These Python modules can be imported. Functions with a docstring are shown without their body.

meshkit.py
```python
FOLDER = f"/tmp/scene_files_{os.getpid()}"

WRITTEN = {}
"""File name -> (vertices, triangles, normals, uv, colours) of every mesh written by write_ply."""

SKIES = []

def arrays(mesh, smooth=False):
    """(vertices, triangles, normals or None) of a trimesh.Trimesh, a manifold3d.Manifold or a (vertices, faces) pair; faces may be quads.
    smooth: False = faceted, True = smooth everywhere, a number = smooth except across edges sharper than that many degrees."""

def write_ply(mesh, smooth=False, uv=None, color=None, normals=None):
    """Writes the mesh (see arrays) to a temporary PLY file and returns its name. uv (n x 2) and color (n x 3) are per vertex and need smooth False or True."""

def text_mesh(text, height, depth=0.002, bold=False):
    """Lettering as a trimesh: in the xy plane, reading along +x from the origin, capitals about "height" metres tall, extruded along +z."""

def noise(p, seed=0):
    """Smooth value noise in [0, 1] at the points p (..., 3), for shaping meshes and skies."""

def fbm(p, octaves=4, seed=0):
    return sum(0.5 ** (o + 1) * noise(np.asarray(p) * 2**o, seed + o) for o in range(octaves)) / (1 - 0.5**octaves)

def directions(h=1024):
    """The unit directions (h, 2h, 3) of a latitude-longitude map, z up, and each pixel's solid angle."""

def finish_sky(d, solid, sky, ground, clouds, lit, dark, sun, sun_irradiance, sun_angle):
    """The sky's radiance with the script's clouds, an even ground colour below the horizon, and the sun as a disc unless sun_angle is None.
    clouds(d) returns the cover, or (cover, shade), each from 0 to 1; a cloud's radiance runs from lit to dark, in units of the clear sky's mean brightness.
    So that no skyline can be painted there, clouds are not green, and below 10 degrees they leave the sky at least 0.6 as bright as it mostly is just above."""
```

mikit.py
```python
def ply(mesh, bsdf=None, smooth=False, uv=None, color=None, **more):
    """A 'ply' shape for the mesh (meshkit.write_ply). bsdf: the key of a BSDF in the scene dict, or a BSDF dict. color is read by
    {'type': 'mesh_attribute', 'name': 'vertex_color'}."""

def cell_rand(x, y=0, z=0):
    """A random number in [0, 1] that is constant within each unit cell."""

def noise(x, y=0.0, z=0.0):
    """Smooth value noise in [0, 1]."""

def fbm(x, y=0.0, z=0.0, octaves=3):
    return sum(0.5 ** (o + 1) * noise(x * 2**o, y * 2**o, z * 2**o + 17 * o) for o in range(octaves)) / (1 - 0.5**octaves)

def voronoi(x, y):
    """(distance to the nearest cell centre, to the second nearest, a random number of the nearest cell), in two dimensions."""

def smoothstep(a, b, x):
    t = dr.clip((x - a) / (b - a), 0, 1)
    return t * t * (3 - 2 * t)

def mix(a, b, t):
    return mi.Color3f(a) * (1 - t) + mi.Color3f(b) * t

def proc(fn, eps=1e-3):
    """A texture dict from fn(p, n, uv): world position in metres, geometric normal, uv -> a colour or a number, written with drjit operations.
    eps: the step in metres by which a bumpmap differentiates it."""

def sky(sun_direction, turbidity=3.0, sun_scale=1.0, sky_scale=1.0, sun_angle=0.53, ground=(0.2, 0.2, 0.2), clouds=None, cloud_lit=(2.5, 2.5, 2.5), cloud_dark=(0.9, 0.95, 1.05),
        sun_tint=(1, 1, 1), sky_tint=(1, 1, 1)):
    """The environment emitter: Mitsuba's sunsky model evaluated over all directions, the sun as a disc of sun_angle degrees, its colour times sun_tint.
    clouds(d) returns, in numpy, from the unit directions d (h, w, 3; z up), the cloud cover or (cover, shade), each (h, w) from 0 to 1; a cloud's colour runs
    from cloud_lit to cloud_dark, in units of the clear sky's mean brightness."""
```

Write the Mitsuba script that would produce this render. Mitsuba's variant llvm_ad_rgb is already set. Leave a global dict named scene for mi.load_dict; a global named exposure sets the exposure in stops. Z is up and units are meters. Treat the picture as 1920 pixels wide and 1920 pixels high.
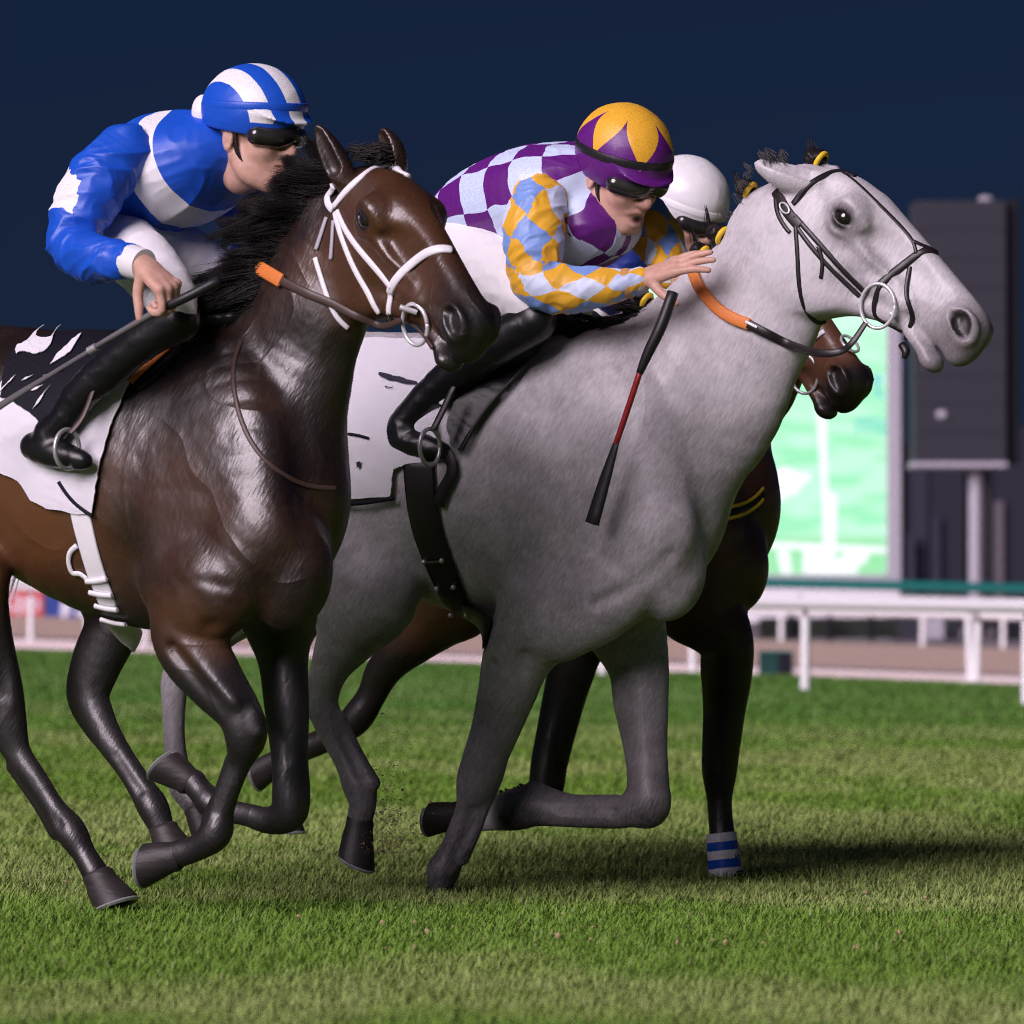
import math, random
import numpy as np, trimesh, drjit as dr, mitsuba as mi
import mikit, meshkit
from mikit import proc, noise, fbm, smoothstep, mix, cell_rand
from scipy.spatial import cKDTree, Delaunay
import scipy.sparse as sp
from concurrent.futures import ThreadPoolExecutor

random.seed(7)
RNG = np.random.default_rng(7)
T = mi.ScalarTransform4f
PI = math.pi

# ---------------------------------------------------------------- camera, sky, exposure
FOCAL = 11040.0            # focal length in pixels of the 1920 px frame
CAM_H = 0.78               # metres above the turf
PITCH = math.atan(200 / FOCAL)
FOV = math.degrees(2 * math.atan(960 / FOCAL))
FWD = np.array([0, math.cos(PITCH), math.sin(PITCH)])
UPV = np.array([0, -math.sin(PITCH), math.cos(PITCH)])
EYE = np.array([0, 0, CAM_H])
SUN = np.array([-0.50, -0.74, 0.47])
exposure = 2.15
HORSE_H, GRASS = .006, 480000
scene = {
    'camera': {'type': 'thinlens', 'fov': FOV, 'fov_axis': 'x', 'aperture_radius': 0.016, 'focus_distance': 16.0,
               'near_clip': 0.5, 'far_clip': 3000.0,
               'to_world': T().look_at(origin=EYE.tolist(), target=(EYE + FWD).tolist(), up=UPV.tolist())},
    'sky': mikit.sky(SUN.tolist(), turbidity=3, sun_scale=0.8, sky_scale=0.048, sun_angle=38,
                     sun_tint=(0.88, 0.96, 1.66), sky_tint=(0.36, 0.50, 1.15), ground=(0.05, 0.07, 0.04)),
}
scene['sky']['sampling_weight'] = 60.0
labels = {}


# ---------------------------------------------------------------- helpers: names
def numbered(name, parent=None):
    base = (parent + '__' if parent else '') + name
    key, n = base, 0
    while key in scene or key in labels or any(k.startswith(key + '__') for k in scene):
        n += 1
        key = '%s_%03d' % (base, n)
    return key


def thing(name, label, category, group=None):
    """A thing whose parts follow: the key that its parts' keys start with."""
    key = numbered(name)
    labels[key] = {'label': label, 'category': category}
    if group:
        labels[key]['group'] = group
    return key


def obj(name, mesh, bsdf, parent=None, label=None, category=None, group=None, kind=None, **more):
    key = numbered(name, parent)
    scene[key] = mikit.ply(mesh, bsdf, **more)
    d = {k: v for k, v in dict(label=label, category=category, group=group, kind=kind).items() if v}
    if d:
        labels[key] = d
    return key


# ---------------------------------------------------------------- helpers: pixels of the survey to metres
def ray(px, py):
    d = np.array([(px - 960) / FOCAL, 0, 0]) + FWD + UPV * ((960 - py) / FOCAL)
    return d


def at_depth(px, py, Y):
    d = ray(px, py)
    return EYE + d * (Y / d[1])


def on_ground(px, py, z=0.0):
    d = ray(px, py)
    return EYE + d * ((z - CAM_H) / d[2])


class Frame:
    """The upright plane of a horse: heading turned by deg towards the viewer, through (pixel column px at depth Y)."""

    def __init__(self, deg, px, Y):
        a = math.radians(deg)
        self.u = np.array([math.cos(a), -math.sin(a), 0])
        self.v = np.array([-math.sin(a), -math.cos(a), 0])
        self.z = np.array([0, 0, 1.0])
        self.o = at_depth(px, 1160, Y)
        self.s = FOCAL / Y

    def P(self, px, py, v=0.0):
        d = ray(px, py)
        s = (v - (EYE - self.o) @ self.v) / (d @ self.v)
        return EYE + d * s

    def pts(self, rows):
        return np.array([self.P(*r) for r in rows])


def unit(a):
    a = np.asarray(a, float)
    return a / (np.linalg.norm(a, axis=-1, keepdims=True) + 1e-12)


def frame_from(x, z):
    """Columns x, y, z of an orthonormal frame: x kept, z made perpendicular."""
    x = unit(x)
    y = unit(np.cross(z, x))
    return np.stack([x, y, np.cross(x, y)], 1)


def catmull(P, n=6):
    """A smooth curve through the rows of P (any number of columns)."""
    P = np.asarray(P, float)
    if len(P) < 3:
        t = np.linspace(0, 1, n + 1)[:, None]
        return P[0] * (1 - t) + P[-1] * t
    Q = np.vstack([2 * P[0] - P[1], P, 2 * P[-1] - P[-2]])
    out = []
    for i in range(1, len(Q) - 2):
        a, b, c, d = Q[i - 1], Q[i], Q[i + 1], Q[i + 2]
        t = np.linspace(0, 1, n, endpoint=False)[:, None]
        out.append(0.5 * (2 * b + (c - a) * t + (2 * a - 5 * b + 4 * c - d) * t ** 2 + (3 * b - a - 3 * c + d) * t ** 3))
    return np.vstack(out + [P[-1:]])


# ---------------------------------------------------------------- helpers: sculpting with distance fields
class Sculpt:
    """Smoothly joined rounded pieces, turned into one continuous surface."""

    def __init__(self):
        self.ops = []

    def chain(self, pts, rad, lat=None, k=0.03, op='add', n=4):
        """A limb: points, radii (r or (r in plane, r along lat)); one surface along a smooth curve."""
        pts, rad = np.asarray(pts, float), np.asarray(rad, float)
        if rad.ndim == 1:
            rad = np.stack([rad, rad], 1)
        C = catmull(np.hstack([pts, rad]), n) if n > 1 and len(pts) > 2 else np.hstack([pts, rad])
        C[:, 3:] = np.maximum(C[:, 3:], 0.002)
        L = None if lat is None else unit(lat)
        r = C[:, 3:].max()
        lo, hi = C[:, :3].min(0) - r, C[:, :3].max(0) + r

        def f(p):
            best = np.full(len(p), 9.0, np.float32)
            for i in range(len(C) - 1):
                a, b = C[i, :3].astype(np.float32), C[i + 1, :3].astype(np.float32)
                reach = np.float32(max(C[i, 3:].max(), C[i + 1, 3:].max()) + k + 0.03)
                w = (np.abs(p - (a + b) / 2) < np.abs(b - a) / 2 + reach).all(1)
                if not w.any():
                    continue
                ab = b - a
                q = p[w] - a
                t = np.clip((q @ ab) / max(float(ab @ ab), 1e-12), 0, 1)
                q = q - t[:, None] * ab
                ra = C[i, 3] + t * (C[i + 1, 3] - C[i, 3])
                if L is None:
                    d = np.sqrt((q * q).sum(1)) - ra
                else:
                    rb = C[i, 4] + t * (C[i + 1, 4] - C[i, 4])
                    l2 = (q @ L.astype(np.float32)) ** 2
                    e2 = np.maximum((q * q).sum(1) - l2, 0)
                    k0 = np.sqrt(e2 / ra ** 2 + l2 / rb ** 2)
                    k1 = np.sqrt(e2 / ra ** 4 + l2 / rb ** 4)
                    d = k0 * (k0 - 1) / np.maximum(k1, 1e-6)
                    d = np.where(k0 < 1e-3, -np.minimum(ra, rb), d)
                best[w] = np.minimum(best[w], d)
            return best
        self.ops.append((f, lo, hi, op, k))
        return self

    def ball(self, c, r, R=None, k=0.03, op='add'):
        """An ellipsoid with radii r along the columns of R."""
        c, r = np.asarray(c, float), np.broadcast_to(np.asarray(r, float), 3)
        R = np.eye(3) if R is None else np.asarray(R)
        ext = np.sqrt(((R * r) ** 2).sum(1))
        r1, r2 = r.astype(np.float32), (r ** 2).astype(np.float32)
        c1, R1 = c.astype(np.float32), R.astype(np.float32)

        def f(p):
            q = (p - c1) @ R1
            k0 = np.sqrt(((q / r1) ** 2).sum(1))
            k1 = np.sqrt(((q / r2) ** 2).sum(1))
            return np.where(k0 < 1e-3, -r1.min(), k0 * (k0 - 1) / np.maximum(k1, 1e-6))
        self.ops.append((f, c - ext, c + ext, op, k))
        return self

    def value(self, p, boxes=None, owner=None):
        d = np.full(len(p), 1.0, np.float32)
        for f, lo, hi, op, k in self.ops:
            if boxes is None:
                m = slice(None)
            else:
                pad = k + 0.03
                hit = ((boxes[0] < hi + pad) & (boxes[1] > lo - pad)).all(1)
                if not hit.any():
                    continue
                m = np.flatnonzero(hit[owner])
            a, b = d[m], f(p[m]).astype(np.float32)
            if op == 'sub':
                b = -b
                h = np.maximum(k - np.abs(a - b), 0) / k
                d[m] = np.maximum(a, b) + h * h * k * 0.25
            else:
                h = np.maximum(k - np.abs(a - b), 0) / k
                d[m] = np.minimum(a, b) - h * h * k * 0.25
        return d

    def mesh(self, h, smooth=2, inside=0.0):
        adds = [o for o in self.ops if o[3] == 'add']
        lo = np.min([o[1] for o in adds], 0) - 0.05
        hi = np.max([o[2] for o in adds], 0) + 0.05
        B = 8
        nb = np.ceil((hi - lo) / (B * h)).astype(int)
        ijk = np.stack(np.meshgrid(*[np.arange(n) for n in nb], indexing='ij'), -1).reshape(-1, 3)
        cen = (lo + (ijk + 0.5) * B * h).astype(np.float32)
        half = B * h / 2
        near = np.zeros(len(cen), bool)
        cd = self.value(cen) - inside
        near = np.abs(cd) < half * 2.6
        g = np.where(cd < 0, -1, 1).astype(np.float32).reshape(nb)
        dense = np.repeat(np.repeat(np.repeat(g, B, 0), B, 1), B, 2)
        blocks = ijk[near]
        off = np.stack(np.meshgrid(*[np.arange(B)] * 3, indexing='ij'), -1).reshape(-1, 3)
        def work(s):
            b = blocks[s:s + 400]
            idx = (b[:, None] * B + off[None]).reshape(-1, 3)
            p = (lo + idx * h).astype(np.float32)
            bl = lo + b * B * h
            val = self.value(p, (bl, bl + B * h), np.repeat(np.arange(len(b)), B ** 3))
            dense[idx[:, 0], idx[:, 1], idx[:, 2]] = val - inside
        with ThreadPoolExecutor(4) as pool:
            list(pool.map(work, range(0, len(blocks), 400)))
        return nets(dense, lo, h, smooth)


def nets(f, lo, h, smooth):
    s = f < 0
    n = np.array(f.shape) - 1
    c = np.zeros(n, np.uint8)
    for i, j, k in np.ndindex(2, 2, 2):
        c += s[i:i + n[0], j:j + n[1], k:k + n[2]]
    act = np.argwhere((c > 0) & (c < 8))
    ids = np.full(n, -1, np.int32)
    ids[tuple(act.T)] = np.arange(len(act))
    acc, cnt = np.zeros((len(act), 3)), np.zeros(len(act))
    for ax in range(3):
        o = [a for a in range(3) if a != ax]
        for i, j in np.ndindex(2, 2):
            a = act.copy()
            a[:, o[0]] += i
            a[:, o[1]] += j
            b = a.copy()
            b[:, ax] += 1
            fa, fb = f[tuple(a.T)], f[tuple(b.T)]
            m = (fa < 0) != (fb < 0)
            t = fa[m] / (fa[m] - fb[m])
            p = a[m].astype(float)
            p[:, ax] += t
            acc[m] += p
            cnt[m] += 1
    v = lo + acc / np.maximum(cnt, 1)[:, None] * h
    quads = []
    for ax in range(3):
        o = [(ax + 1) % 3, (ax + 2) % 3]
        sl0 = [slice(1, -1)] * 3
        sl0[ax] = slice(0, -1)
        sl1 = [slice(1, -1)] * 3
        sl1[ax] = slice(1, None)
        A, Bm = s[tuple(sl0)], s[tuple(sl1)]
        e = np.argwhere(A != Bm)
        add = np.ones(3, int)
        add[ax] = 0
        e = e + add
        flip = s[tuple(e.T)]
        def cell(i, j):
            q = e.copy()
            q[:, o[0]] -= i
            q[:, o[1]] -= j
            return ids[tuple(q.T)]
        q = np.stack([cell(1, 1), cell(0, 1), cell(0, 0), cell(1, 0)], 1)
        q[~flip] = q[~flip][:, ::-1]
        quads.append(q)
    q = np.vstack(quads)
    q = q[(q >= 0).all(1)]
    t = np.vstack([q[:, [0, 1, 2]], q[:, [0, 2, 3]]])
    return relax(trimesh.Trimesh(v, t, process=False), smooth)


def relax(m, n, lam=0.5, mu=-0.52):
    if n:
        e = m.edges_unique
        N = len(m.vertices)
        A = sp.coo_matrix((np.ones(2 * len(e)), (np.r_[e[:, 0], e[:, 1]], np.r_[e[:, 1], e[:, 0]])), (N, N)).tocsr()
        dg = np.maximum(np.asarray(A.sum(1)).ravel(), 1)
        v = np.array(m.vertices)
        for _ in range(n):
            for w in (lam, mu):
                v = v + w * (A @ v / dg[:, None] - v)
        m = trimesh.Trimesh(v, m.faces, process=False)
    return m


def vnormals(m):
    v, f = np.asarray(m.vertices), np.asarray(m.faces)
    n = np.zeros_like(v)
    fn = np.cross(v[f[:, 1]] - v[f[:, 0]], v[f[:, 2]] - v[f[:, 0]])
    for k in range(3):
        np.add.at(n, f[:, k], fn)
    return unit(n)


# ---------------------------------------------------------------- helpers: plain meshes
def tube(pts, rad, sides=8, n=5, flat=None, up=None, caps=True):
    """A round or flattened tube along a smooth curve. flat: ratio of the second radius; up: direction of that second radius."""
    pts = np.asarray(pts, float)
    rad = np.broadcast_to(np.asarray(rad, float), (len(pts),))
    C = catmull(np.hstack([pts, rad[:, None]]), n) if n > 1 else np.hstack([pts, rad[:, None]])
    p, r = C[:, :3], C[:, 3]
    t = unit(np.gradient(p, axis=0))
    if up is None:
        a = np.cross(t[0], [0.3, 0.2, 0.93])
        a = unit(a)
        A = [a]
        for i in range(1, len(p)):
            a = A[-1] - t[i] * (A[-1] @ t[i])
            A.append(unit(a))
        A = np.array(A)
        Bv = np.cross(t, A)
    else:
        U = np.broadcast_to(np.asarray(up, float), p.shape) if np.ndim(up) == 1 else catmull(np.asarray(up, float), n)
        Bv = unit(U - t * (U * t).sum(1)[:, None])
        A = np.cross(Bv, t)
    ang = np.arange(sides) * 2 * PI / sides
    rb = r if flat is None else r * flat
    V = p[:, None] + np.cos(ang)[None, :, None] * (A * r[:, None])[:, None] + np.sin(ang)[None, :, None] * (Bv * np.broadcast_to(rb, r.shape)[:, None])[:, None]
    m = len(p)
    i, j = np.meshgrid(np.arange(m - 1), np.arange(sides), indexing='ij')
    q = np.stack([i * sides + j, i * sides + (j + 1) % sides, (i + 1) * sides + (j + 1) % sides, (i + 1) * sides + j], -1).reshape(-1, 4)
    f = np.vstack([q[:, [0, 1, 2]], q[:, [0, 2, 3]]])
    V = V.reshape(-1, 3)
    if caps:
        c0, c1 = len(V), len(V) + 1
        V = np.vstack([V, p[:1], p[-1:]])
        k = np.arange(sides)
        f = np.vstack([f, np.stack([np.full(sides, c0), (k + 1) % sides, k], 1),
                       np.stack([np.full(sides, c1), (m - 1) * sides + k, (m - 1) * sides + (k + 1) % sides], 1)])
    return trimesh.Trimesh(V, f, process=False)


def fix(m):
    """Outward winding."""
    if m.volume < 0:
        m.invert()
    return m


def join(ms):
    vs, fs, k = [], [], 0
    for m in ms:
        vs.append(np.asarray(m.vertices))
        fs.append(np.asarray(m.faces) + k)
        k += len(m.vertices)
    return trimesh.Trimesh(np.vstack(vs), np.vstack(fs), process=False)


def box(lo, hi, bevel=0.0):
    lo, hi = np.minimum(lo, hi), np.maximum(lo, hi)
    if bevel <= 0:
        m = trimesh.creation.box(hi - lo)
        m.apply_translation((lo + hi) / 2)
        return m
    c = np.array([[x, y, z] for x in (lo[0], hi[0]) for y in (lo[1], hi[1]) for z in (lo[2], hi[2])])
    mid = (lo + hi) / 2
    pts = []
    for ax in range(3):
        d = np.full(3, bevel)
        d[ax] = 0
        pts.append(c - np.sign(c - mid) * d)
    return trimesh.convex.convex_hull(np.vstack(pts))


def sweep_ring(c, R, ra, rb, r, sides=8, a0=0, a1=360, n=40):
    """A ring (or an arc) of round section in the plane of R's first two columns."""
    a = np.radians(np.linspace(a0, a1, n))
    p = np.asarray(c) + np.outer(np.cos(a) * ra, R[:, 0]) + np.outer(np.sin(a) * rb, R[:, 1])
    return tube(p, r, sides, n=1)


def bands(pts, wid, thick, nrm, n=5):
    """A strap: a flat band with a rounded section, width across, thickness along nrm (one per point or one for all)."""
    return tube(pts, np.asarray(wid, float) / 2, 10, n, flat=thick / np.mean(wid), up=nrm)


class Skin:
    """A surface that straps and cloths are laid on."""

    def __init__(self, m):
        self.v, self.n = np.asarray(m.vertices), vnormals(m)
        self.t = cKDTree(self.v)

    def near(self, p, lift=0.0, k=6):
        d, i = self.t.query(p, k)
        w = 1 / (d + 1e-4)
        w = w / w.sum(1, keepdims=True)
        n = unit((self.n[i] * w[..., None]).sum(1))
        c = (self.v[i] * w[..., None]).sum(1)
        p = np.asarray(p)
        q = p - n * ((p - c) * n).sum(1)[:, None]
        return q + n * lift, n

    def hit(self, px, py, lift=0.0, win=0):
        """The first place of the surface that the survey's sight line (px, py) meets."""
        if not hasattr(self, 'flat'):
            q = self.v - EYE
            dep = q @ FWD
            self.px = np.c_[960 + FOCAL * q[:, 0] / dep, 960 - FOCAL * (q @ UPV) / dep]
            self.dep = dep
            self.front = np.flatnonzero((self.n * unit(q)).sum(1) < .12)
            self.flat = cKDTree(self.px[self.front])
        r = 4.0
        i = []
        while not len(i) and r < 300:
            i = self.flat.query_ball_point([px, py], r)
            r *= 1.6
        i = self.front[np.array(i)]
        off = np.linalg.norm(self.px[i] - [px, py], axis=1)
        j = i[np.argmin(self.dep[i] + off * .0012)]
        d = unit(ray(px, py))
        n = self.n[j]
        den = d @ n
        t = ((self.v[j] - EYE) @ n) / den if abs(den) > 0.2 else np.linalg.norm(self.v[j] - EYE)
        p = EYE + d * t if np.linalg.norm(EYE + d * t - self.v[j]) < 0.04 else self.v[j]
        return p + n * lift, n

    def line(self, rows, lift):
        a = [self.hit(x, y, lift) for x, y in rows]
        return np.array([q[0] for q in a]), np.array([q[1] for q in a])


def strap_on(skin, rows, width, thick=0.004, lift=0.003, n=6, dense=3):
    """A strap laid on a surface through surveyed sight lines."""
    p, nn = skin.line(rows, 0.0)
    p = catmull(p, dense)
    q, nn = skin.near(p, lift)
    # smooth the path
    for _ in range(2):
        q[1:-1] = 0.5 * q[1:-1] + 0.25 * (q[:-2] + q[2:])
        nn[1:-1] = unit(0.5 * nn[1:-1] + 0.25 * (nn[:-2] + nn[2:]))
    return tube(q, width / 2, 10, 2, flat=thick / width, up=nn)


# ================================================================ horses
class Head:
    """Places the pieces of a thoroughbred's head: x along the profile from the poll, y to the side, z above the profile."""

    def __init__(self, origin, deg, down, roll=0.0, size=1.0):
        a, b = math.radians(deg), math.radians(down)
        u = np.array([math.cos(a), -math.sin(a), 0])
        X = math.cos(b) * u - math.sin(b) * np.array([0, 0, 1.0])
        Y = np.array([-math.sin(a), -math.cos(a), 0])
        Z = np.cross(Y, X)
        r = math.radians(roll)
        Y, Z = math.cos(r) * Y + math.sin(r) * Z, math.cos(r) * Z - math.sin(r) * Y
        self.o, self.s = np.asarray(origin, float), size
        self.R = np.stack([X, Y, Z], 1)

    def at(self, p):
        return self.o + (np.asarray(p, float) * self.s) @ self.R.T

    def inv(self, p):
        return ((np.asarray(p) - self.o) @ self.R) / self.s

    def ball(self, S, c, r, k=0.02, op='add', tilt=0.0, yaw=0.0):
        """tilt: degrees about the side axis; yaw: degrees about z."""
        t, w = math.radians(tilt), math.radians(yaw)
        A = np.array([[math.cos(t), 0, -math.sin(t)], [0, 1, 0], [math.sin(t), 0, math.cos(t)]])
        Bm = np.array([[math.cos(w), -math.sin(w), 0], [math.sin(w), math.cos(w), 0], [0, 0, 1]])
        S.ball(self.at(c), np.asarray(r) * self.s, self.R @ A @ Bm, k * self.s, op)

    def chain(self, S, pts, rad, k=0.02, op='add', lat=True, n=4):
        S.chain(self.at(np.asarray(pts, float)), np.asarray(rad, float) * self.s, self.R[:, 1] if lat else None, k * self.s, op, n)


def sculpt_head(S, H, ears, mouth=0.0):
    """The whole head; ears: (side, points, half widths, the direction the ear opens)."""
    H.ball(S, (.080, 0, -.108), (.130, .078, .090), .04)
    H.ball(S, (.165, 0, -.052), (.125, .090, .068), .03)
    H.chain(S, [(.13, 0, -.12), (.26, 0, -.105), (.36, 0, -.100), (.46, 0, -.102), (.545, 0, -.106)],
            [(.115, .080), (.102, .064), (.083, .048), (.071, .043), (.066, .050)], .03)
    H.chain(S, [(.20, 0, -.012), (.32, 0, -.020), (.45, 0, -.042), (.53, 0, -.058)], [(.020, .040), (.020, .034), (.022, .030), (.024, .028)], .03)
    for s in (-1, 1):
        H.ball(S, (.145, s * .046, -.195), (.140, .036, .145), .03, tilt=-4)
        H.ball(S, (.135, s * .060, -.200), (.095, .028, .100), .035, tilt=-4)
        H.chain(S, [(.215, s * .074, -.096), (.29, s * .060, -.106), (.38, s * .046, -.112)], [.014, .014, .008], .022)
        H.ball(S, (.34, s * .066, -.070), (.085, .020, .028), .035, 'sub', tilt=-4)
        H.ball(S, (.335, s * .072, -.150), (.070, .020, .022), .03, 'sub', tilt=10)
        H.chain(S, [(.13, s * .020, -.285), (.21, s * .028, -.282), (.30, s * .026, -.225), (.40, s * .022, -.186)], [.026, .036, .032, .022], .035)
        # orbit: brow, socket, lids
        H.ball(S, (.178, s * .080, -.056), (.050, .026, .044), .025)
        H.chain(S, [(.140, s * .090, -.056), (.165, s * .0995, -.036), (.197, s * .0985, -.038), (.228, s * .082, -.056)], [.008, .011, .010, .006], .02)
        H.ball(S, (.100, s * .082, -.032), (.030, .016, .020), .035, 'sub')
        H.ball(S, (.180, s * .110, -.070), (.031, .022, .021), .008, 'sub')
        H.chain(S, [(.147, s * .090, -.073), (.163, s * .1015, -.058), (.188, s * .1020, -.054), (.214, s * .088, -.072)], [.005, .0078, .0080, .005], .005)
        H.chain(S, [(.147, s * .090, -.075), (.166, s * .0975, -.087), (.188, s * .0975, -.089), (.214, s * .088, -.075)], [.005, .0058, .0058, .005], .006)
        H.chain(S, [(.150, s * .093, -.100), (.180, s * .093, -.114), (.215, s * .083, -.100)], [.004, .005, .004], .010)
        # nostril
        H.ball(S, (.562, s * .038, -.096), (.054, .027, .040), .02, tilt=-24)
        H.chain(S, [(.525, s * .050, -.074), (.560, s * .055, -.058), (.595, s * .048, -.070), (.606, s * .043, -.100), (.588, s * .048, -.124), (.555, s * .052, -.116)],
                [.007, .009, .010, .010, .009, .007], .010)
        H.chain(S, [(.536, s * .060, -.086), (.562, s * .060, -.080), (.586, s * .053, -.100)], [.009, .021, .016], .006, 'sub')
        H.ball(S, (.562, s * .036, -.092), (.030, .034, .019), .006, 'sub', tilt=-30)
        # mouth
        H.chain(S, [(.450, s * .051, -.150), (.50, s * .053, -.168 - .3 * mouth), (.555, s * .048, -.186 - .5 * mouth), (.598, s * .028, -.188 - .6 * mouth)],
                [.003, .005 + mouth * .3, .005 + mouth * .3, .004 + mouth * .3], .008, 'sub')
        H.chain(S, [(.24, s * .054, -.160), (.33, s * .046, -.152), (.42, s * .040, -.140)], [.012, .012, .010], .04)
    H.ball(S, (.570, 0, -.104), (.058, .047, .064), .02)
    H.ball(S, (.588, 0, -.142), (.036, .042, .044), .02)
    H.chain(S, [(.43, 0, -.178), (.49, 0, -.193), (.55, 0, -.204 - .5 * mouth)], [(.024, .030), (.022, .032), (.020, .034)], .02)
    H.ball(S, (.545, 0, -.208 - .5 * mouth), (.032, .033, .020), .012)
    for s, pts, rad, opn in ears:
        p = np.array(pts, float)
        S.chain(p, rad, None, .014)
        o = unit(opn)
        S.chain(p[1:-1] + o * (np.array(rad)[1:-1] * 0.85).reshape(-1, 1), (np.array(rad)[1:-1] * 0.66), None, .010, 'sub')


def ear(H, p0, p1, p2, p3, side, opn, w=1.0):
    """An ear through four surveyed places, at the depth of the head's own ear root."""
    Y = H.at((0, side, -.03))[1]
    p = [at_depth(*q, Y) for q in (p0, p1, p2, p3)]
    return 1, [p[0], p[0] * .4 + p[1] * .6, p[1] * .5 + p[2] * .5, p[2] * .5 + p[3] * .5, p[3]], [.030 * w, .035 * w, .033 * w, .020 * w, .005], H.R @ unit(opn) if abs(opn[2]) > .2 else np.array(opn, float)


def eyes(H, parent, col='horse_eye'):
    for s in (1, -1):
        e = trimesh.creation.icosphere(4, .0245 * H.s)
        e.apply_translation(H.at((.180, s * .0822, -.0715)))
        obj('eye', e, col, parent, smooth=True)


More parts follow.
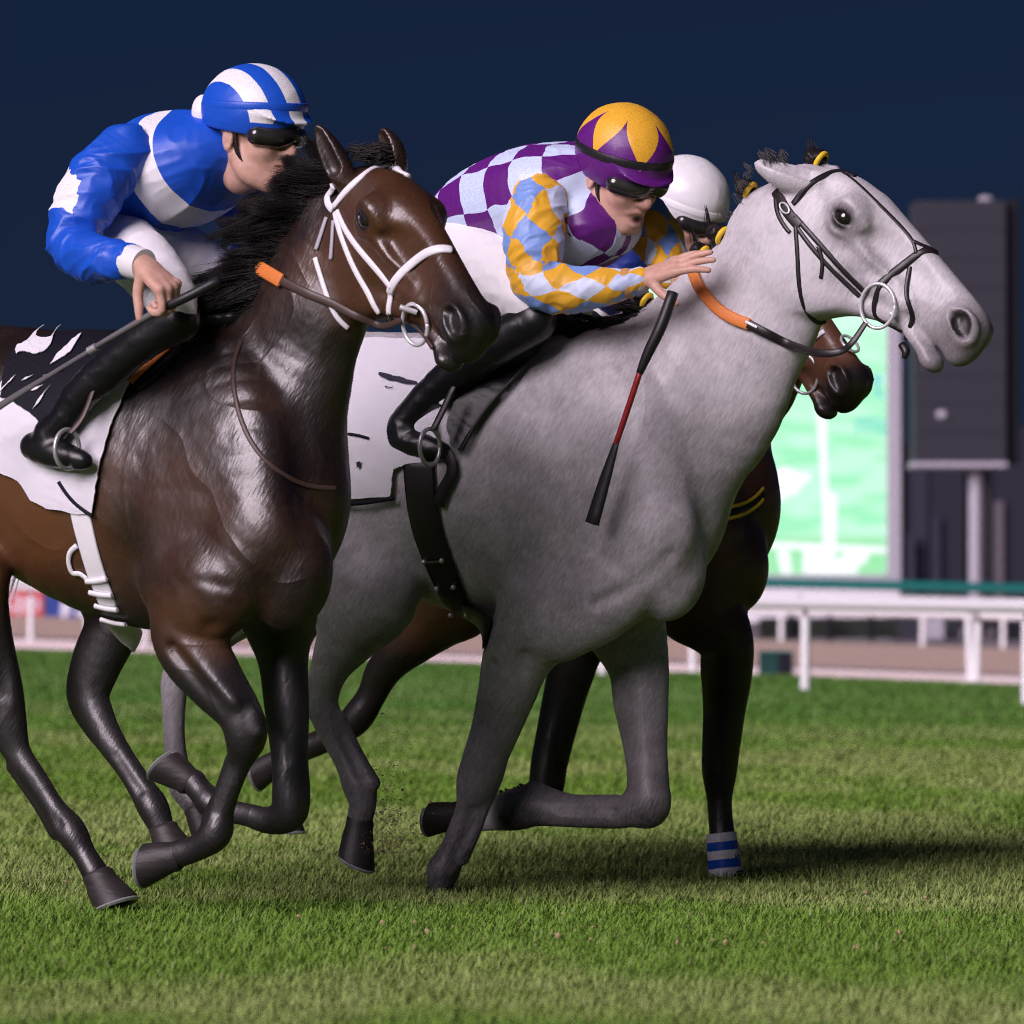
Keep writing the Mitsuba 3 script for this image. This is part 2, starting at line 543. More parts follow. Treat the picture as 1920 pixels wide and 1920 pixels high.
def hoof_mesh(top, bottom, toe, rt=.044, rb=.062, n=28, length=None):
    """A hoof from the coronet to the sole: a cone that widens, longer at the toe, with a rounded rim."""
    top, bottom = np.asarray(top, float), np.asarray(bottom, float)
    ax = unit(bottom - top)
    t = unit(np.asarray(toe) - ax * (np.asarray(toe) @ ax))
    s = np.cross(ax, t)
    a = np.arange(n) * 2 * PI / n
    rings = []
    L = np.linalg.norm(bottom - top)
    for f, r, fw, lift in ((-.10, rt * .86, 0, 0), (0.0, rt * 1.03, .0, 0), (.12, rt * 1.0, .02, 0), (.5, (rt + rb) / 2, .10, .06), (.96, rb, .22, .1), (1.0, rb * .97, .22, .1), (1.0, rb * .6, .2, .1), (.94, rb * .3, .2, 0)):
        e = 1 + 0.10 * np.cos(a)
        # the heel is lower and squarer than the toe
        d = np.cos(a)
        drop = f * L - (lift * L * (1 - d) * .5)
        rings.append(top + ax * np.reshape(drop, (-1, 1)) + t * (fw * L + r * e * np.maximum(d, -.8))[:, None] + s * (r * .92 * np.sin(a))[:, None])
    V = np.vstack(rings + [rings[-1].mean(0, keepdims=True)])
    m = len(rings)
    i, j = np.meshgrid(np.arange(m - 1), np.arange(n), indexing='ij')
    q = np.stack([i * n + j, i * n + (j + 1) % n, (i + 1) * n + (j + 1) % n, (i + 1) * n + j], -1).reshape(-1, 4)
    k = np.arange(n)
    f = np.vstack([q[:, [0, 1, 2]], q[:, [0, 2, 3]], np.stack([np.full(n, m * n), (m - 1) * n + k, (m - 1) * n + (k + 1) % n], 1)])
    mesh = fix(trimesh.Trimesh(V, f, process=False))
    sole = rings[5]
    rim = sole[np.abs(a - PI) > .75]
    start = np.argmin(np.abs(a - (PI + .75)))
    ring = np.vstack([sole[start:], sole[:n - start - 1]])
    c = sole.mean(0)
    ring = c + (ring - c) * .9
    shoe = tube(ring + ax * .004, .010, 6, n=2, flat=.6, up=ax)
    return mesh, fix(shoe)


def add_hoof(parent, top, bottom, toe, mat='hoof_dark', shoe=True, **kw):
    m, s = hoof_mesh(top, bottom, toe, **kw)
    k = obj('hoof', m, mat, parent, smooth=40)
    if shoe:
        obj('horseshoe', s, 'steel_worn', k, smooth=40)


# ---------------------------------------------------------------- the grey
G = Frame(28, 1190, 16.3)
gs = 1 / G.s


def px_chain(S, F, rows, v, k=.03, op='add', lat=.8, n=4):
    """rows: (px, py, half width in survey pixels[, lateral ratio[, v]])."""
    pts = [F.P(r[0], r[1], r[4] if len(r) > 4 else v) for r in rows]
    rad = [(r[2] / F.s, r[2] / F.s * (r[3] if len(r) > 3 else lat)) for r in rows]
    S.chain(pts, rad, F.v, k, op, n)


def sculpt_grey():
    S, F = Sculpt(), G
    # trunk: chest to croup along the middle plane
    px_chain(S, F, [(1205, 985, 122, .9), (1145, 910, 245, .60), (1030, 905, 280, .62), (880, 885, 262, .74), (740, 850, 232, .86), (610, 810, 195, .95), (470, 790, 175, 1.0), (370, 810, 140, 1.0)], 0, .05)
    # withers
    px_chain(S, F, [(1200, 640, 60, .7), (1090, 660, 55, .7), (960, 690, 60, .9)], 0, .08)
    # neck
    px_chain(S, F, [(1170, 830, 200, .62), (1292, 752, 182, .52), (1372, 640, 148, .46), (1440, 555, 118, .48), (1500, 480, 98, .52)], 0, .06)
    # crest line and throat
    px_chain(S, F, [(1250, 600, 40, .6), (1350, 492, 26, .8), (1440, 412, 22, .8), (1508, 366, 26, .8)], 0, .05)
    for s in (1, -1):
        # shoulder blade, upper arm, breast
        px_chain(S, F, [(1120, 690, 60, .6, s * .10), (1165, 830, 100, .5, s * .15), (1205, 990, 100, .62, s * .17)], 0, .07)
        px_chain(S, F, [(1225, 1010, 75, .7, s * .16), (1140, 1110, 80, .8, s * .18), (1050, 1160, 80, .8, s * .17)], 0, .05)
        S.ball(F.P(1248, 1062, s * .10), (.115, .10, .15), np.stack([F.u, F.v, F.z], 1), .035)
        px_chain(S, F, [(1075, 760, 90, .5, s * .10), (1050, 930, 120, .4, s * .17), (1010, 1080, 90, .5, s * .18)], 0, .06)
    # near fore, carrying weight
    px_chain(S, F, [(1030, 1130, 92, .8, .16), (975, 1220, 70, .8, .15), (950, 1300, 57, .8, .14), (928, 1370, 47, .85, .13), (908, 1425, 42, .95, .125), (896, 1465, 41, .95, .12),
                    (880, 1512, 26, .9, .115), (862, 1560, 24, .9, .11), (846, 1602, 26, .95, .105), (831, 1634, 31, 1.0, .10), (824, 1662, 21, 1, .10)], 0, .03, n=5)
    px_chain(S, F, [(925, 1440, 16, 1), (905, 1470, 20, 1.2), (885, 1490, 14, 1)], .12, .03)
    px_chain(S, F, [(918, 1490, 9, 1), (893, 1560, 9, 1), (868, 1610, 12, 1)], .11, .02)          # tendon
    # far fore, folded
    px_chain(S, F, [(1160, 1140, 90, .8, -.15), (1195, 1240, 62, .8, -.15), (1202, 1320, 54, .8, -.14), (1210, 1400, 43, .85, -.13), (1215, 1460, 40, .95, -.125), (1214, 1512, 42, .95, -.12)], 0, .03, n=5)
    px_chain(S, F, [(1222, 1500, 34, .9), (1170, 1522, 31, .9), (1110, 1524, 29, .85), (1055, 1522, 29, .9), (1005, 1512, 38, .95), (965, 1518, 40, .95), (925, 1528, 30, .95), (885, 1532, 28, 1)], -.11, .025, n=5)
    px_chain(S, F, [(1150, 1500, 9, 1), (1070, 1498, 9, 1), (1000, 1480, 16, 1)], -.11, .02)
    # near hind, swinging under
    px_chain(S, F, [(470, 830, 170, .6, .14), (580, 980, 165, .5, .17), (690, 1105, 105, .6, .18)], 0, .05)
    px_chain(S, F, [(690, 1120, 92, .7, .18), (655, 1185, 64, .75, .17), (620, 1250, 40, .8, .16), (604, 1305, 34, .75, .15), (612, 1345, 31, .75, .145), (632, 1385, 29, .85, .14), (655, 1430, 28, .9, .135),
                    (673, 1470, 33, .95, .13), (680, 1505, 27, .95, .13), (676, 1530, 25, 1, .13)], 0, .03, n=5)
    px_chain(S, F, [(592, 1285, 18, .8), (594, 1325, 19, .8)], .15, .025)
    px_chain(S, F, [(640, 1345, 9, 1), (676, 1420, 9, 1), (700, 1468, 14, 1)], .14, .02)
    # far hind
    px_chain(S, F, [(430, 850, 160, .6, -.14), (450, 1000, 130, .55, -.17), (440, 1110, 90, .6, -.17)], 0, .05)
    px_chain(S, F, [(440, 1110, 80, .7, -.17), (380, 1200, 50, .8, -.16), (333, 1270, 33, .8, -.15), (326, 1320, 25, .85, -.15), (328, 1400, 22, .9, -.15), (340, 1470, 27, .9, -.15), (362, 1505, 24, 1, -.15)], 0, .03, n=5)
    # creases: neck to shoulder, breast to arm, tendons
    for row, v in (([(884, 1520), (866, 1570), (852, 1610)], .145), ([(640, 1385), (660, 1425), (672, 1450)], .172), ([(1150, 1520), (1100, 1520), (1050, 1518)], -.07)):
        px_chain(S, F, [(x, y, 5, 1) for x, y in row], v, .02, 'sub')
    px_chain(S, F, [(985, 1230, 7, 1), (965, 1310, 8, 1), (940, 1380, 6, 1)], .225, .03, 'sub')
    px_chain(S, F, [(925, 1250, 7, 1), (920, 1320, 8, 1), (905, 1390, 6, 1)], .215, .03, 'sub')
    px_chain(S, F, [(1262, 1040, 7, 1, .23), (1200, 1095, 9, 1, .26), (1120, 1130, 7, 1, .27)], 0, .03, 'sub')
    H = Head(F.P(1544, 286, 0), 27, 39.5, 3, 1.13)
    near = ear(H, (1522, 344), (1490, 338), (1452, 322), (1417, 306), .060, (.05, .085, .30), 1.2)
    far = ear(H, (1560, 322), (1535, 320), (1500, 322), (1470, 328), -.055, (.0, -.2, .30), .8)
    sculpt_head(S, H, [near, far], .012)
    # throat
    S.chain([H.at((.03, 0, -.20)), H.at((.0, 0, -.24)), F.P(1440, 610)], [(.085, .065), (.10, .07), (.12, .08)], F.v, .06)
    return S, H


# ---------------------------------------------------------------- the bay
B = Frame(31, 400, 15.2)


def sculpt_bay():
    S, F = Sculpt(), B
    px_chain(S, F, [(505, 985, 130, .95), (430, 915, 250, .58), (300, 905, 278, .60), (150, 872, 252, .72), (0, 805, 200, .92), (-150, 775, 180, 1.0), (-290, 800, 150, 1.0)], 0, .05)
    px_chain(S, F, [(455, 640, 50, .7), (380, 655, 50, .7), (280, 700, 60, .9)], 0, .08)
    px_chain(S, F, [(470, 840, 180, .62), (520, 740, 150, .58), (560, 640, 125, .52), (590, 550, 112, .50), (622, 470, 98, .52)], 0, .06)
    px_chain(S, F, [(430, 640, 35, .6), (485, 535, 25, .8), (550, 435, 22, .8), (615, 365, 24, .8)], 0, .05)
    for s in (1, -1):
        px_chain(S, F, [(410, 700, 60, .6, s * .10), (440, 830, 95, .5, s * .15), (470, 990, 95, .62, s * .17)], 0, .07)
        px_chain(S, F, [(490, 1010, 70, .7, s * .16), (430, 1090, 80, .8, s * .18), (390, 1120, 85, .8, s * .17)], 0, .05)
        S.ball(F.P(540, 1065, s * .10), (.12, .10, .16), np.stack([F.u, F.v, F.z], 1), .03)
        px_chain(S, F, [(370, 760, 80, .5, s * .10), (360, 930, 110, .4, s * .17), (330, 1080, 85, .5, s * .18)], 0, .05)
    px_chain(S, F, [(300, 900, 8, 1, .28), (320, 1000, 9, 1, .29), (300, 1090, 8, 1, .29)], 0, .04, 'sub')
    px_chain(S, F, [(420, 1100, 8, 1, .27), (360, 1088, 9, 1, .28), (310, 1120, 8, 1, .27)], 0, .025, 'sub')
    # near fore, folded
    px_chain(S, F, [(400, 1090, 95, .8, .17), (352, 1160, 74, .8, .17), (362, 1215, 70, .8, .165), (405, 1280, 56, .85, .16), (447, 1335, 43, .95, .15), (461, 1378, 40, .98, .14),
                    (450, 1425, 25, .9, .13), (430, 1478, 22, .9, .125), (414, 1524, 25, .95, .12), (404, 1562, 31, 1, .12), (372, 1588, 25, 1, .12), (338, 1600, 26, 1, .12)], 0, .028, n=5)
    px_chain(S, F, [(320, 1170, 18, 1), (368, 1240, 18, 1), (435, 1315, 8, 1)], .205, .04)
    px_chain(S, F, [(475, 1340, 14, 1), (482, 1370, 14, 1)], .16, .02)
    px_chain(S, F, [(430, 1425, 8, 1), (412, 1482, 8, 1), (392, 1535, 12, 1)], .125, .02)
    # far fore, folded back
    px_chain(S, F, [(520, 1130, 85, .8, -.15), (530, 1230, 52, .8, -.15), (538, 1330, 44, .85, -.14), (543, 1420, 36, .9, -.13), (546, 1485, 36, .98, -.12), (541, 1525, 34, .98, -.12),
                    (505, 1538, 26, .9, -.12), (465, 1528, 22, .85, -.12), (428, 1520, 23, .9, -.12), (400, 1508, 30, 1, -.12), (378, 1486, 24, 1, -.12), (362, 1466, 25, 1, -.12)], 0, .028, n=5)
    # near hind, on the turf
    px_chain(S, F, [(-230, 830, 160, .6, .14), (-150, 960, 140, .5, .17), (-70, 1080, 95, .6, .18)], 0, .05)
    px_chain(S, F, [(-70, 1080, 90, .7, .18), (-30, 1190, 58, .75, .16), (2, 1290, 44, .8, .14), (12, 1350, 41, .8, .13), (32, 1410, 28, .8, .12), (68, 1462, 23, .88, .12), (102, 1515, 22, .9, .12),
                    (132, 1558, 30, .97, .12), (156, 1598, 23, 1, .12), (178, 1636, 25, 1, .12)], 0, .028, n=5)
    px_chain(S, F, [(-25, 1340, 16, .8), (-15, 1395, 16, .8)], .13, .025)
    px_chain(S, F, [(20, 1440, 8, 1), (70, 1510, 9, 1), (105, 1560, 15, 1)], .12, .02)
    # far hind, swung forward
    px_chain(S, F, [(-150, 830, 140, .6, -.14), (60, 920, 115, .5, -.17), (190, 1060, 80, .6, -.17)], 0, .05)
    px_chain(S, F, [(190, 1060, 80, .7, -.17), (212, 1160, 60, .75, -.16), (182, 1240, 52, .8, -.15), (165, 1300, 45, .75, -.14), (182, 1348, 37, .8, -.135), (208, 1392, 29, .85, -.13), (238, 1436, 25, .9, -.13),
                    (264, 1476, 26, .95, -.13), (286, 1512, 30, 1, -.13), (302, 1548, 24, 1, -.13)], 0, .028, n=5)
    for row in ([(52, 1462), (80, 1505), (108, 1545)], [(215, 1415), (240, 1455), (260, 1482)], [(430, 1440), (412, 1480), (400, 1520)]):
        px_chain(S, F, [(x, y, 5, 1) for x, y in row], .165 if row[0][0] != 215 else -.09, .02, 'sub')
    px_chain(S, F, [(395, 1180, 7, 1), (420, 1240, 8, 1), (455, 1300, 4, 1)], .245, .04, 'sub')
    px_chain(S, F, [(325, 1215, 5, 1), (380, 1290, 6, 1), (425, 1340, 4, 1)], .235, .04, 'sub')
    px_chain(S, F, [(10, 1240, 7, 1), (6, 1300, 8, 1)], .19, .03, 'sub')
    px_chain(S, F, [(180, 1290, 8, 1), (188, 1320, 8, 1), (205, 1350, 7, 1)], -.085, .03, 'sub')
    H = Head(F.P(703, 286, 0), 55, 37, 0, 1.085)
    near = ear(H, (648, 340), (630, 305), (612, 268), (594, 236), .060, (-.5, -.5, .1))
    far = ear(H, (740, 322), (738, 292), (728, 266), (716, 243), -.055, (-.7, -.6, 0))
    sculpt_head(S, H, [near, far], .012)
    S.chain([H.at((.03, 0, -.20)), H.at((.0, 0, -.24)), F.P(600, 580)], [(.085, .065), (.10, .07), (.12, .08)], F.v, .06)
    return S, H


# ---------------------------------------------------------------- the brown horse on the far side
C = Frame(30, 1240, 17.6)


def sculpt_brown():
    S, F = Sculpt(), C
    px_chain(S, F, [(1345, 1010, 96, .95), (1270, 930, 205, .62), (1150, 910, 235, .62), (1000, 890, 225, .74), (860, 850, 200, .88), (720, 800, 165, .95), (590, 790, 150, 1.0), (500, 810, 125, 1.0)], 0, .05)
    px_chain(S, F, [(1235, 835, 165, .62), (1310, 765, 140, .56), (1390, 700, 120, .5), (1430, 630, 100, .5), (1465, 560, 84, .52)], 0, .06)
    for s in (1, -1):
        px_chain(S, F, [(1270, 850, 80, .5, s * .15), (1310, 980, 85, .62, s * .17), (1330, 1080, 70, .7, s * .16), (1290, 1130, 70, .8, s * .17)], 0, .06)
        S.ball(F.P(1378, 1062, s * .09), (.10, .10, .14), np.stack([F.u, F.v, F.z], 1), .03)
    px_chain(S, F, [(1300, 1120, 85, .8, .15), (1358, 1195, 55, .8, .14), (1362, 1260, 50, .82, .13), (1358, 1330, 41, .85, .12), (1352, 1400, 36, .92, .12), (1349, 1445, 33, .95, .12),
                    (1349, 1500, 24, .9, .12), (1353, 1555, 24, .9, .12), (1359, 1605, 27, .98, .12), (1364, 1640, 25, 1, .12)], 0, .028, n=5)
    px_chain(S, F, [(1180, 1110, 80, .8, -.15), (1095, 1190, 58, .8, -.15), (1068, 1270, 46, .82, -.14), (1048, 1350, 40, .88, -.13), (1030, 1430, 36, .95, -.12), (1018, 1488, 33, 1, -.12),
                    (965, 1512, 24, .9, -.12), (905, 1515, 26, 1, -.12), (880, 1515, 22, 1, -.12)], 0, .028, n=5)
    px_chain(S, F, [(640, 840, 140, .6, .13), (770, 990, 130, .5, .15), (860, 1110, 88, .6, .16)], 0, .05)
    px_chain(S, F, [(862, 1110, 86, .7, .16), (805, 1178, 52, .75, .15), (745, 1228, 40, .78, .14), (716, 1262, 35, .78, .13), (696, 1305, 29, .85, .12), (670, 1345, 31, .95, .12), (640, 1372, 25, 1, .12), (585, 1398, 24, 1, .12), (530, 1420, 23, 1, .12)], 0, .028, n=5)
    px_chain(S, F, [(620, 840, 140, .6, -.13), (590, 1000, 110, .55, -.15), (560, 1120, 75, .6, -.15), (535, 1230, 36, .8, -.14), (535, 1300, 27, .8, -.14), (540, 1400, 22, .9, -.14), (535, 1470, 24, 1, -.14), (530, 1510, 22, 1, -.14)], 0, .04)
    H = Head(F.P(1408, 440, 0), 48, 38, 0, 1.05)
    near = ear(H, (1420, 450), (1415, 440), (1405, 436), (1396, 440), .05, (-.5, -.5, .1), .7)
    sculpt_head(S, H, [near], .012)
    S.chain([H.at((.03, 0, -.20)), H.at((.0, 0, -.24)), F.P(1430, 640)], [(.085, .065), (.10, .07), (.11, .08)], F.v, .06)
    return S, H


# ================================================================ jockeys
def human_head(S, H, mouth=0.0):
    """x towards the face, y to the person's right, z to the crown; the middle between the ears is the origin."""
    H.ball(S, (-.012, 0, .045), (.098, .077, .085), .02)
    H.ball(S, (.030, 0, -.035), (.066, .060, .085), .03)
    H.ball(S, (.052, 0, .025), (.042, .062, .040), .02)
    H.ball(S, (.070, 0, -.098), (.020, .024, .020), .025)
    for s in (-1, 1):
        H.chain(S, [(.0, s * .060, -.045), (.028, s * .052, -.085), (.065, s * .020, -.105)], [.018, .018, .014], .03)
        H.ball(S, (.060, s * .042, -.025), (.026, .020, .018), .025)
        H.chain(S, [(.088, s * .010, .030), (.078, s * .040, .032), (.055, s * .058, .022)], [.009, .009, .007], .015)
        H.ball(S, (.090, s * .032, .008), (.020, .016, .012), .014, 'sub')
        H.ball(S, (.078, s * .032, .008), (.0135, .0135, .0125), .003)
        H.ball(S, (.100, s * .0125, -.031), (.012, .008, .008), .008)
        H.ball(S, (.103, s * .007, -.041), (.006, .004, .005), .003, 'sub')
        H.ball(S, (-.012, s * .080, -.005), (.019, .011, .032), .010, yaw=s * 18)
        H.chain(S, [(-.006, s * .092, -.018), (-.004, s * .0935, .002), (-.010, s * .094, .014)], [.005, .006, .004], .006, 'sub')
    H.chain(S, [(.090, 0, .022), (.103, 0, -.002), (.116, 0, -.024), (.108, 0, -.036)], [.009, .010, .012, .009], .014)
    H.chain(S, [(.080, .024, -.060), (.094, .010, -.054), (.097, 0, -.056), (.094, -.010, -.054), (.080, -.024, -.060)], [.005, .007, .007, .007, .005], .008)
    H.chain(S, [(.080, .022, -.066 - mouth), (.092, .010, -.072 - mouth), (.094, 0, -.073 - mouth), (.092, -.010, -.072 - mouth), (.080, -.022, -.066 - mouth)], [.005, .007, .008, .007, .005], .008)
    H.chain(S, [(.088, .020, -.062 - mouth / 2), (.104, 0, -.0635 - mouth / 2), (.088, -.020, -.062 - mouth / 2)], [.002, .0025 + mouth * .55, .002], .003, 'sub')


def hand(S, wrist, fwd, back, side, curl, spread=6, thumb=(40, 20, -10), size=1.0, k=.006):
    """fwd: towards the knuckles; back: out of the back of the hand; side: +1 when the thumb lies along fwd x back.
    curl: per finger (index to little) the bend in degrees at the three joints; thumb: (out, down, bend)."""
    X = unit(fwd)
    Z = unit(np.asarray(back) - X * (np.asarray(back) @ X))
    Y = np.cross(X, Z) * side
    w = np.asarray(wrist, float)
    q = lambda x, y, z: w + (X * x + Y * y + Z * z) * size
    S.chain([w - X * .02 * size, q(.015, 0, 0)], [(.022 * size, .030 * size)] * 2, Y, .012, n=1)
    S.chain([q(.01, .008, 0), q(.05, .024, .002), q(.088, .029, .004)], np.array([.016, .0145, .0125]) * size, None, .012)
    S.chain([q(.01, .002, .002), q(.05, .006, .005), q(.092, .009, .006)], np.array([.016, .0145, .0125]) * size, None, .012)
    S.chain([q(.01, -.006, .002), q(.05, -.010, .004), q(.088, -.012, .004)], np.array([.016, .0145, .012]) * size, None, .012)
    S.chain([q(.01, -.012, 0), q(.045, -.024, .000), q(.080, -.030, .001)], np.array([.016, .014, .0112]) * size, None, .012)
    L = [(.044, .027, .022), (.048, .030, .023), (.045, .028, .023), (.035, .022, .020)]
    for i, (y0, x0) in enumerate(((.029, .090), (.009, .095), (-.012, .091), (-.030, .082))):
        a = math.radians(spread * (1.4 - i))
        d0 = X * math.cos(a) + Y * math.sin(a)
        p, bend = q(x0, y0, .004), 0.0
        pts = [p]
        for j in range(3):
            bend += math.radians(curl[i][j])
            p = p + (d0 * math.cos(bend) - Z * math.sin(bend)) * L[i][j] * size
            pts.append(p)
        r = np.array([.0108, .0098, .0090, .0076]) * size * (.9 if i == 3 else 1)
        S.chain(pts, r, None, .004, n=3)
        S.ball(pts[0], .0118 * size, None, .008)
    o, dn, bd = [math.radians(t) for t in thumb]
    d = unit(X * math.cos(o) * math.cos(dn) + Y * math.sin(o) * math.cos(dn) - Z * math.sin(dn))
    p0, p1 = q(.018, .018, -.004), q(.018, .018, -.004) + d * .044 * size
    d2 = unit(d * math.cos(bd) + unit(X - d * (X @ d)) * math.sin(bd))
    S.chain([p0, p1, p1 + d2 * .034 * size, p1 + d2 * .060 * size], np.array([.0155, .0125, .011, .0085]) * size, None, .008, n=3)


def along(verts, pts, ref):
    """Length along a polyline and angle about it (0 towards ref), for the pattern of a garment."""
    P = catmull(np.asarray(pts, float), 6)
    v = np.asarray(verts)
    seg = np.diff(P, axis=0)
    ln = np.linalg.norm(seg, axis=1)
    cum = np.r_[0, np.cumsum(ln)]
    best, s, ax, foot = np.full(len(v), 1e9), np.zeros(len(v)), np.zeros_like(v), np.zeros_like(v)
    for i in range(len(seg)):
        t = np.clip(((v - P[i]) @ seg[i]) / (ln[i] ** 2), 0 if i else -2, 1 if i < len(seg) - 1 else 3)
        c = P[i] + t[:, None] * seg[i]
        d = ((v - c) ** 2).sum(1)
        m = d < best
        best[m], s[m], ax[m], foot[m] = d[m], cum[i] + t[m] * ln[i], seg[i] / ln[i], c[m]
    r = unit(np.asarray(ref) - ax * (ax @ np.asarray(ref))[:, None])
    b = np.cross(ax, r)
    q = v - foot
    return s, np.arctan2((q * b).sum(1), (q * r).sum(1))


def crumple(m, amp, size, axis=None, seed=0, stretch=2.5):
    """Folds of thin cloth: ridged noise, longer along the axis."""
    v = np.array(m.vertices)
    p = v / size
    if axis is not None:
        a = unit(axis)
        al = (p @ a)[:, None] * a
        p = (p - al) + al / stretch
    w = meshkit.noise(p * .7 + 31, seed + 5)
    p = p + 1.1 * (w[:, None] - .5)
    n1 = 1 - np.abs(2 * meshkit.noise(p, seed) - 1)
    n2 = 1 - np.abs(2 * meshkit.noise(p * 2.1 + 7, seed + 1) - 1)
    d = amp * ((n1 ** 2 - .4) + .34 * (n2 ** 2 - .4))
    return trimesh.Trimesh(v + vnormals(m) * d[:, None], m.faces, process=False)


def helmet(S, H, rim=.040, c=(-.008, 0, .060), r=(.130, .112, .116), peak=True, dip=.16):
    H.ball(S, c, r, .01)
    H.ball(S, c, np.array(r) - .014, .004, 'sub')
    # cut below the rim, which dips at the back
    n = 80
    cut = H.at((c[0] - .02, 0, rim - .35))
    S.ball(cut, (.50, .50, .352), H.R @ np.array([[math.cos(dip), 0, math.sin(dip)], [0, 1, 0], [-math.sin(dip), 0, math.cos(dip)]]), .006, 'sub')
    if peak:
        H.ball(S, (.082, 0, rim + .006), (.062, .080, .008), .012, tilt=-18)
        H.ball(S, (c[0] + .012, 0, rim - .010), (.088, .076, .045), .004, 'sub')


def goggles(H, lens_mat, strap_mat, parent):
    S = Sculpt()
    H.chain(S, [(.066, .068, .008), (.094, .038, .006), (.105, 0, .012), (.094, -.038, .006), (.066, -.068, .008)], [(.025, .015)] * 5, .006, lat=False)
    H.ball(S, (.120, 0, -.022), (.03, .012, .020), .006, 'sub')
    m = S.mesh(.004)
    g = obj('goggles', m, lens_mat, parent, smooth=True)
    for s in (1, -1):
        pts = [H.at((x, s * y, z)) for x, y, z in ((.075, .066, .012), (.045, .0795, .016), (.0, .0870, .022), (-.045, .083, .030), (-.085, .058, .036))]
        nn = [H.R @ np.array([x + .02, s * y, 0]) for x, y in ((.04, .09), (.02, .09), (0, .09), (-.04, .08), (-.08, .06))]
        obj('strap', tube(pts, .009, 8, 4, flat=.25, up=np.array(nn)), strap_mat, g, smooth=True)
        pts2 = [H.at((x, s * y, z)) for x, y, z in ((.0, .081, .01), (.02, .072, -.05), (.045, .045, -.100), (.055, .0, -.124))]
        nn2 = [H.R @ np.array([0, s * a, -b]) for a, b in ((1, .1), (1, .2), (.6, .8), (.05, 1))]
        obj('chin_strap', tube(pts2, .0075, 8, 4, flat=.25, up=np.array(nn2)), strap_mat, parent, smooth=True)
    for s in (1, -1):
        d = trimesh.creation.cylinder(.011, .006, sections=20)
        R = np.eye(4)
        z = unit(H.R @ np.array([.55, s * .83, .02]))
        R[:3, :3] = frame_from(np.cross(z, H.R[:, 2]), z)
        R[:3, 3] = H.at((.0765, s * .0835, .010))
        d.apply_transform(R)
        obj('vent', d, 'brass', g, smooth=30)


def garment(name, F, rows, bsdf, parent, ref, amp=.0035, size=.06, h=.005, v=0.0, seed=0, k=.02, lat=.9, extra=None, stretch=2.5, scale_uv=True, label=None):
    S = Sculpt()
    px_chain(S, F, rows, v, k, lat=lat, n=5)
    if extra:
        extra(S)
    m = S.mesh(h, smooth=3)
    pts = [F.P(r[0], r[1], r[4] if len(r) > 4 else v) for r in rows]
    s, a = along(m.vertices, pts, ref)
    axis = pts[-1] - pts[0]
    m2 = crumple(m, amp, size, axis, seed, stretch)
    return obj(name, m2, bsdf, parent, label=label, smooth=True, uv=np.stack([s, a], 1))


